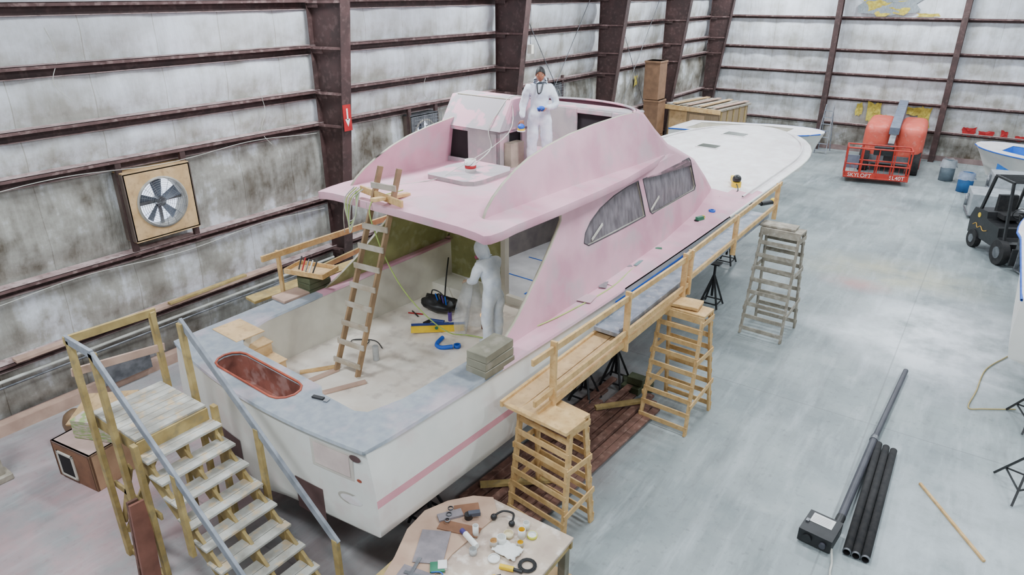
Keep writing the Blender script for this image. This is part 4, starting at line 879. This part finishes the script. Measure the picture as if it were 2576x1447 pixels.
# ------------------------------------------------------------ boom lift
bl=empty("boom_lift",T(-3.3,32.0,0,math.radians(4)))
o=B("chassis"); o.bb((-.8,-1.2,.35),(.8,1.4,.7),M("lift_grey",(110,112,116),(90,92,96),5))
for x in(-1,1):
    for y in(-.95,1.15): o.cyl((x*.72,y,.45),(x*1.08,y,.45),.45,rubber,24); o.cyl((x*1.08,y,.45),(x*1.1,y,.45),.22,lred,16)
o.done(bl,bev=.02)
o=B("turntable_body")
for sg in(-1,1): o.sph((sg*.6,.35,1.15),(.5,1.55,.75),lorange,32,20,pw=.38)
o.bb((-.2,-.9,.75),(.2,1.5,1.5),lorange); o.done(bl)
o=B("boom_arm"); ag=M("boom_grey",(120,128,144),(102,110,126),5)
o.beam((0,1.9,2.35),(0,-1.7,1.75),.34,.28,ag); o.beam((0,-1.0,1.8),(0,-2.3,1.3),.22,.2,steel); o.beam((0,1.7,1.3),(0,1.9,2.4),.34,.3,ag); o.cyl((-.2,-2.2,1.2),(.2,-2.2,1.2),.1,black,12); o.beam((0,-.6,1.5),(0,-1.6,1.2),.08,.08,steel); o.box((0,-2.35,.95),(.3,.3,.4),black)
o.done(bl,bev=.01)
bk=T(-.3,-2.95,.18,math.radians(7))
o=B("platform_basket",bk); w,d,h=1.08,.42,1.1
for zz in(.0,.5,h):
    for a,b in(((-w,-d),(w,-d)),((w,-d),(w,d)),((w,d),(-w,d)),((-w,d),(-w,-d))): o.cyl((a[0],a[1],zz+.03),(b[0],b[1],zz+.03),.028,lred,8)
for x in fr(-w,w,4):
    for y in(-d,d): o.cyl((x,y,.0),(x,y,h+.03),.025,lred,8)
o.bb((-w,-d-.01,.0),(w,-d,.22),lred); o.bb((w,-d,.0),(w+.01,d,.2),lred); o.bb((-w,-d,.0),(w,d,.03),M("mesh_floor",(150,70,60),(120,56,50),30)); o.box((.1,-d+.2,h-.05),(.6,.25,.3),black); o.bb((-w,d-.05,.2),(-.6,d,.7),ag)
for k in range(14): x=-w+2*w*k/13; o.cyl((x,-d,.2),(x,-d,.5),.006,lred,4)
o.done(bl)
text("SKYLOFT",.2,bk@Matrix.Translation((-.55,-d-.015,.11))@RX,paper,bl,"basket_lettering")
text("SL40T",.2,bk@Matrix.Translation((.72,-d-.015,.11))@RX,paper,bl,"basket_model_lettering")
# ------------------------------------------------------------ bins, step ladder
def bin_(x,y,mat,h=.75):
    o=B("trash_can"); o.tube((x,y,0),(x,y,h),.25,.24,mat,20); 
    o.cyl((x,y,0),(x,y,.02),.25,mat,20); o.cyl((x,y,h*.7),(x,y,h*.72),.24,paper,20)
    o.grid(lambda u,v:(x+(.24+.08*v)*math.cos(2*pi*u),y+(.24+.08*v)*math.sin(2*pi*u),h+.06-.28*v+.05*noise.noise(Vector((u*12,v*5,x)))),24,4,sheet)
    for k in(-1,1): o.path([(x+.26*k,y-.06,h*.75),(x+.3*k,y,h*.7),(x+.26*k,y+.06,h*.75)],.012,mat,5)
    o.done()
bin_(-1.15,30.9,M("bin_grey",(110,124,134),(96,110,120),5)); bin_(-.45,29.4,M("bin_blue",(40,100,160),(34,88,140),5),.68)
o=B("step_ladder"); a=Vector((-6.25,33.6,0))
for sg in(-.25,.25):
    o.beam(a+Vector((sg,-.5,0)),a+Vector((sg*.6,0,2.1)),.03,.08,alu); o.beam(a+Vector((sg,.35,0)),a+Vector((sg*.6,0.02,2.1)),.03,.05,alu)
for k in range(7): t=k/7.5+.07; o.beam(a+Vector((-.25*(1-.4*t),-.5*(1-t),2.1*t)),a+Vector((.25*(1-.4*t),-.5*(1-t),2.1*t)),.09,.025,alu)
o.done()
# ------------------------------------------------------------ forklift
fl=empty("forklift",T(.98,22.2,0,math.radians(-152)))
o=B("truck_body"); fb=black
o.prism([(-1.15,.35),(.75,.35),(.75,.6),(.35,.65),(.3,.9),(-.35,.95),(-.4,1.15),(-1.05,1.1),(-1.2,.8)],-.5,.5,fb,axis='X')
for x in(-1,1):
    o.cyl((x*.4,.62,.33),(x*.58,.62,.33),.33,rubber,22); o.cyl((x*.58,.62,.33),(x*.59,.62,.33),.16,steel,14); o.cyl((x*.38,-.8,.25),(x*.54,-.8,.25),.25,rubber,20); o.cyl((x*.54,-.8,.25),(x*.55,-.8,.25),.12,steel,14)
    o.beam((x*.45,.6,.6),(x*.42,.25,2.1),.06,.08,fb); o.beam((x*.45,-.85,1.05),(x*.42,-.6,2.1),.06,.08,fb); o.beam((x*.42,-.62,2.12),(x*.42,.3,2.12),.06,.06,fb)
for k in range(7): y=-.6+.88*k/6; o.beam((-.42,y,2.13),(.42,y,2.13),.04,.03,fb)
o.box((0,-.3,1.08),(.5,.5,.14),rubber); o.box((0,-.55,1.35),(.48,.12,.5),rubber); o.box((0,-.62,1.25),(.3,.04,.25),M("hi_vis",(230,80,40),(220,70,36),5))
o.cyl((0,.3,.9),(0,.15,1.25),.02,black,8); o.path([(.16*math.cos(a),.13+.05*math.sin(a),1.27+.15*math.sin(a)) for a in fr(0,2*pi,16)],.015,black,6,1)
o.done(fl,bev=.02)
o=B("mast"); 
for x in(-.28,.28): o.bb((x-.05,.95,.08),(x+.05,1.1,2.0),steel); 
for z_ in(.3,1.1,1.95): o.bb((-.3,.98,z_),(.3,1.06,z_+.08),black)
o.bb((-.5,1.1,.15),(.5,1.15,.6),black)
for x in(-.3,.3): o.bb((x-.06,1.12,.05),(x+.06,2.15,.09),steel); o.bb((x-.06,1.12,.05),(x+.06,1.17,.7),steel)
o.done(fl,bev=.01)
o=B("side_mark"); o.path([(.505,-.95,.62),(.505,-.8,.7),(.505,-.7,.6),(.505,-.55,.68),(.505,-.4,.6),(.505,-.2,.66)],.012,gold,5); o.cyl((.5,-.75,.95),(.507,-.75,.95),.07,yellow,14); o.done(fl)
# ------------------------------------------------------------ other boats & things
def smallboat(name,M4,L_,b,zs,zk,inner,tr=.1,wrap=None):
    e=empty(name,M4)
    hb=lambda s:b*(1-.1*(1-s)) if s<.55 else b*math.sqrt(max(0,1-((s-.55)/.45)**2.2))
    o=B("hull"); hull(o,L_,L_*.88,hb,lambda s:b*.85*(1-s**3),lambda s:zs+.25*s,lambda s:zk+.35+.3*s*s,lambda s:zk+.3*s**4,wrap or hullw,hullw,tr=tr); o.done(e)
    outl=[(-hb(0),0),(hb(0),0)]+[(hb(s)+.02,s*L_) for s in fr(.05,.99,20)]+[(0,L_)]+[(-hb(s)-.02,s*L_) for s in fr(.99,.05,20)]
    hole=[(-b*.68,.5),(b*.68,.5),(b*.72,L_*.55),(b*.5,L_*.78),(-b*.5,L_*.78),(-b*.72,L_*.55)]
    d=cutout("deck",outl,[hole],.04,[],fr(.5,L_-.3,12),lambda x,y,z:(x,y,zs+.25*max(0,min(1,y/L_))+z),lambda c,n:0,[gelw],e)
    o=B("cockpit"); o.prism(hole,zk+.5,zk+.53,inner); n=len(hole); vs=[(p[0],p[1],zk+.5) for p in hole]+[(p[0],p[1],zs+.25*p[1]/L_) for p in hole]; o.add(vs,[(i,(i+1)%n,n+(i+1)%n,n+i) for i in range(n)],inner)
    o.path([(p[0],p[1],p[2]) for p in [(hb(s)+.02,s*L_,zs+.25*s) for s in fr(0,.99,16)]],.025,blue,5,1); o.path([(-hb(s)-.02,s*L_,zs+.25*s) for s in fr(0,.99,16)],.025,blue,5,1)
    for y in(L_*.2,L_*.6): o.box((0,y,zk*.5),(.9,.25,zk+.02),woodg)
    o.done(e)
    return e
smallboat("white_skiff",T(-9.9,25.4,0,math.radians(-93)),5.2,1.15,2.05,.6,cream)
smallboat("blue_masked_boat",T(3.9,29.6,0,math.radians(75)),4.5,1.3,1.3,.15,M("blue_mask",(40,120,220),(60,140,230),5))
smallboat("wrapped_boat",T(2.35,13.6,0,math.radians(0)),6.6,1.45,1.9,.45,cream)
o=B("metal_duct_boxes")
for (x,y,z_,sx,sy,sz) in((.6,26.4,.45,1.6,1.2,.7),(.9,27.6,.9,1.3,1.0,.6),(1.3,24.9,.35,1.2,1.4,.5)):
    o.box((x,y,z_),(sx,sy,sz),M("galvanised",(190,194,198),(160,166,170),5,.4,metal=.3),rz=.15); o.box((x,y,z_-sz/2-.0),(sx+.06,sy+.06,.05),steel,rz=.15); o.tube((x-sx/2-.01,y,z_),(x-sx/2-.1,y,z_),.2,.17,steel,18,dark)
    for q in(-.4,.4): o.box((x+q*sx,y,z_/2-sz/4),(.08,sy*.8,max(.05,z_-sz/2)),woodg,rz=.15)
o.done(bev=.01)
# shed in the corner
o=B("plywood_shed"); o.T=T(-9.95,28.4,0,math.radians(-8))@Matrix.Diagonal((.88,.95,1.14,1))
o.bb((-1.3,-1.3,0),(1.3,-1.25,2.1),M("shed_siding",(172,150,120),(150,130,102),5,stretch=(8,8,.4))); o.bb((-1.3,1.25,0),(1.3,1.3,2.1),MATS["shed_siding"]); o.bb((1.25,-1.3,0),(1.3,1.3,2.1),MATS["shed_siding"]); o.bb((-1.3,-1.3,0),(-1.25,1.3,2.1),MATS["shed_siding"])
o.bb((-1.2,-1.34,0.1),(-.3,-1.305,2.0),ply); o.bb((-.15,-1.34,1.2),(.6,-1.31,1.9),M("shed_panel",(206,176,140),(190,160,124),4))
for k in range(5): o.bb((1.305,-1.2+.55*k,.1),(1.33,-1.1+.55*k,2.1),wood2)
o.bb((-1.4,-1.45,2.1),(1.4,1.4,2.16),woodw); o.bb((-1.42,-1.47,2.0),(1.42,-1.43,2.16),wood)
for k in range(8): x=-1.25+k*.34; o.beam((x,-1.4,2.19+.03*(k%2)),(x+random.uniform(-.15,.15),1.3,2.19+.03*(k%2)),.22,.03,[tread,ply,woodw,MATS["plank_pink"]][k%4])
o.done(bev=.005)
o=B("stacked_crates"); 
for z0,z1_,x in((0,1.3,0),(1.32,2.7,.03),(2.72,4.2,-.02)): o.bb((-11.95+x,26.3,z0),(-11.3+x,27.0,z1_),M("crate_brown",(140,106,80),(120,90,68),4)); o.bb((-11.97+x,26.27,z1_-.08),(-11.28+x,27.03,z1_),MATS["crate_brown"])
o.done(bev=.01)
o=B("hanging_lamp"); w_=(-8.6,16.9); o.cyl((w_[0]-2.6,w_[1],8.4),(w_[0]-2.6,w_[1],5.35),.006,cordb,4); o.box((w_[0]-2.6,w_[1],5.22),(.14,.12,.24),cream); o.done()
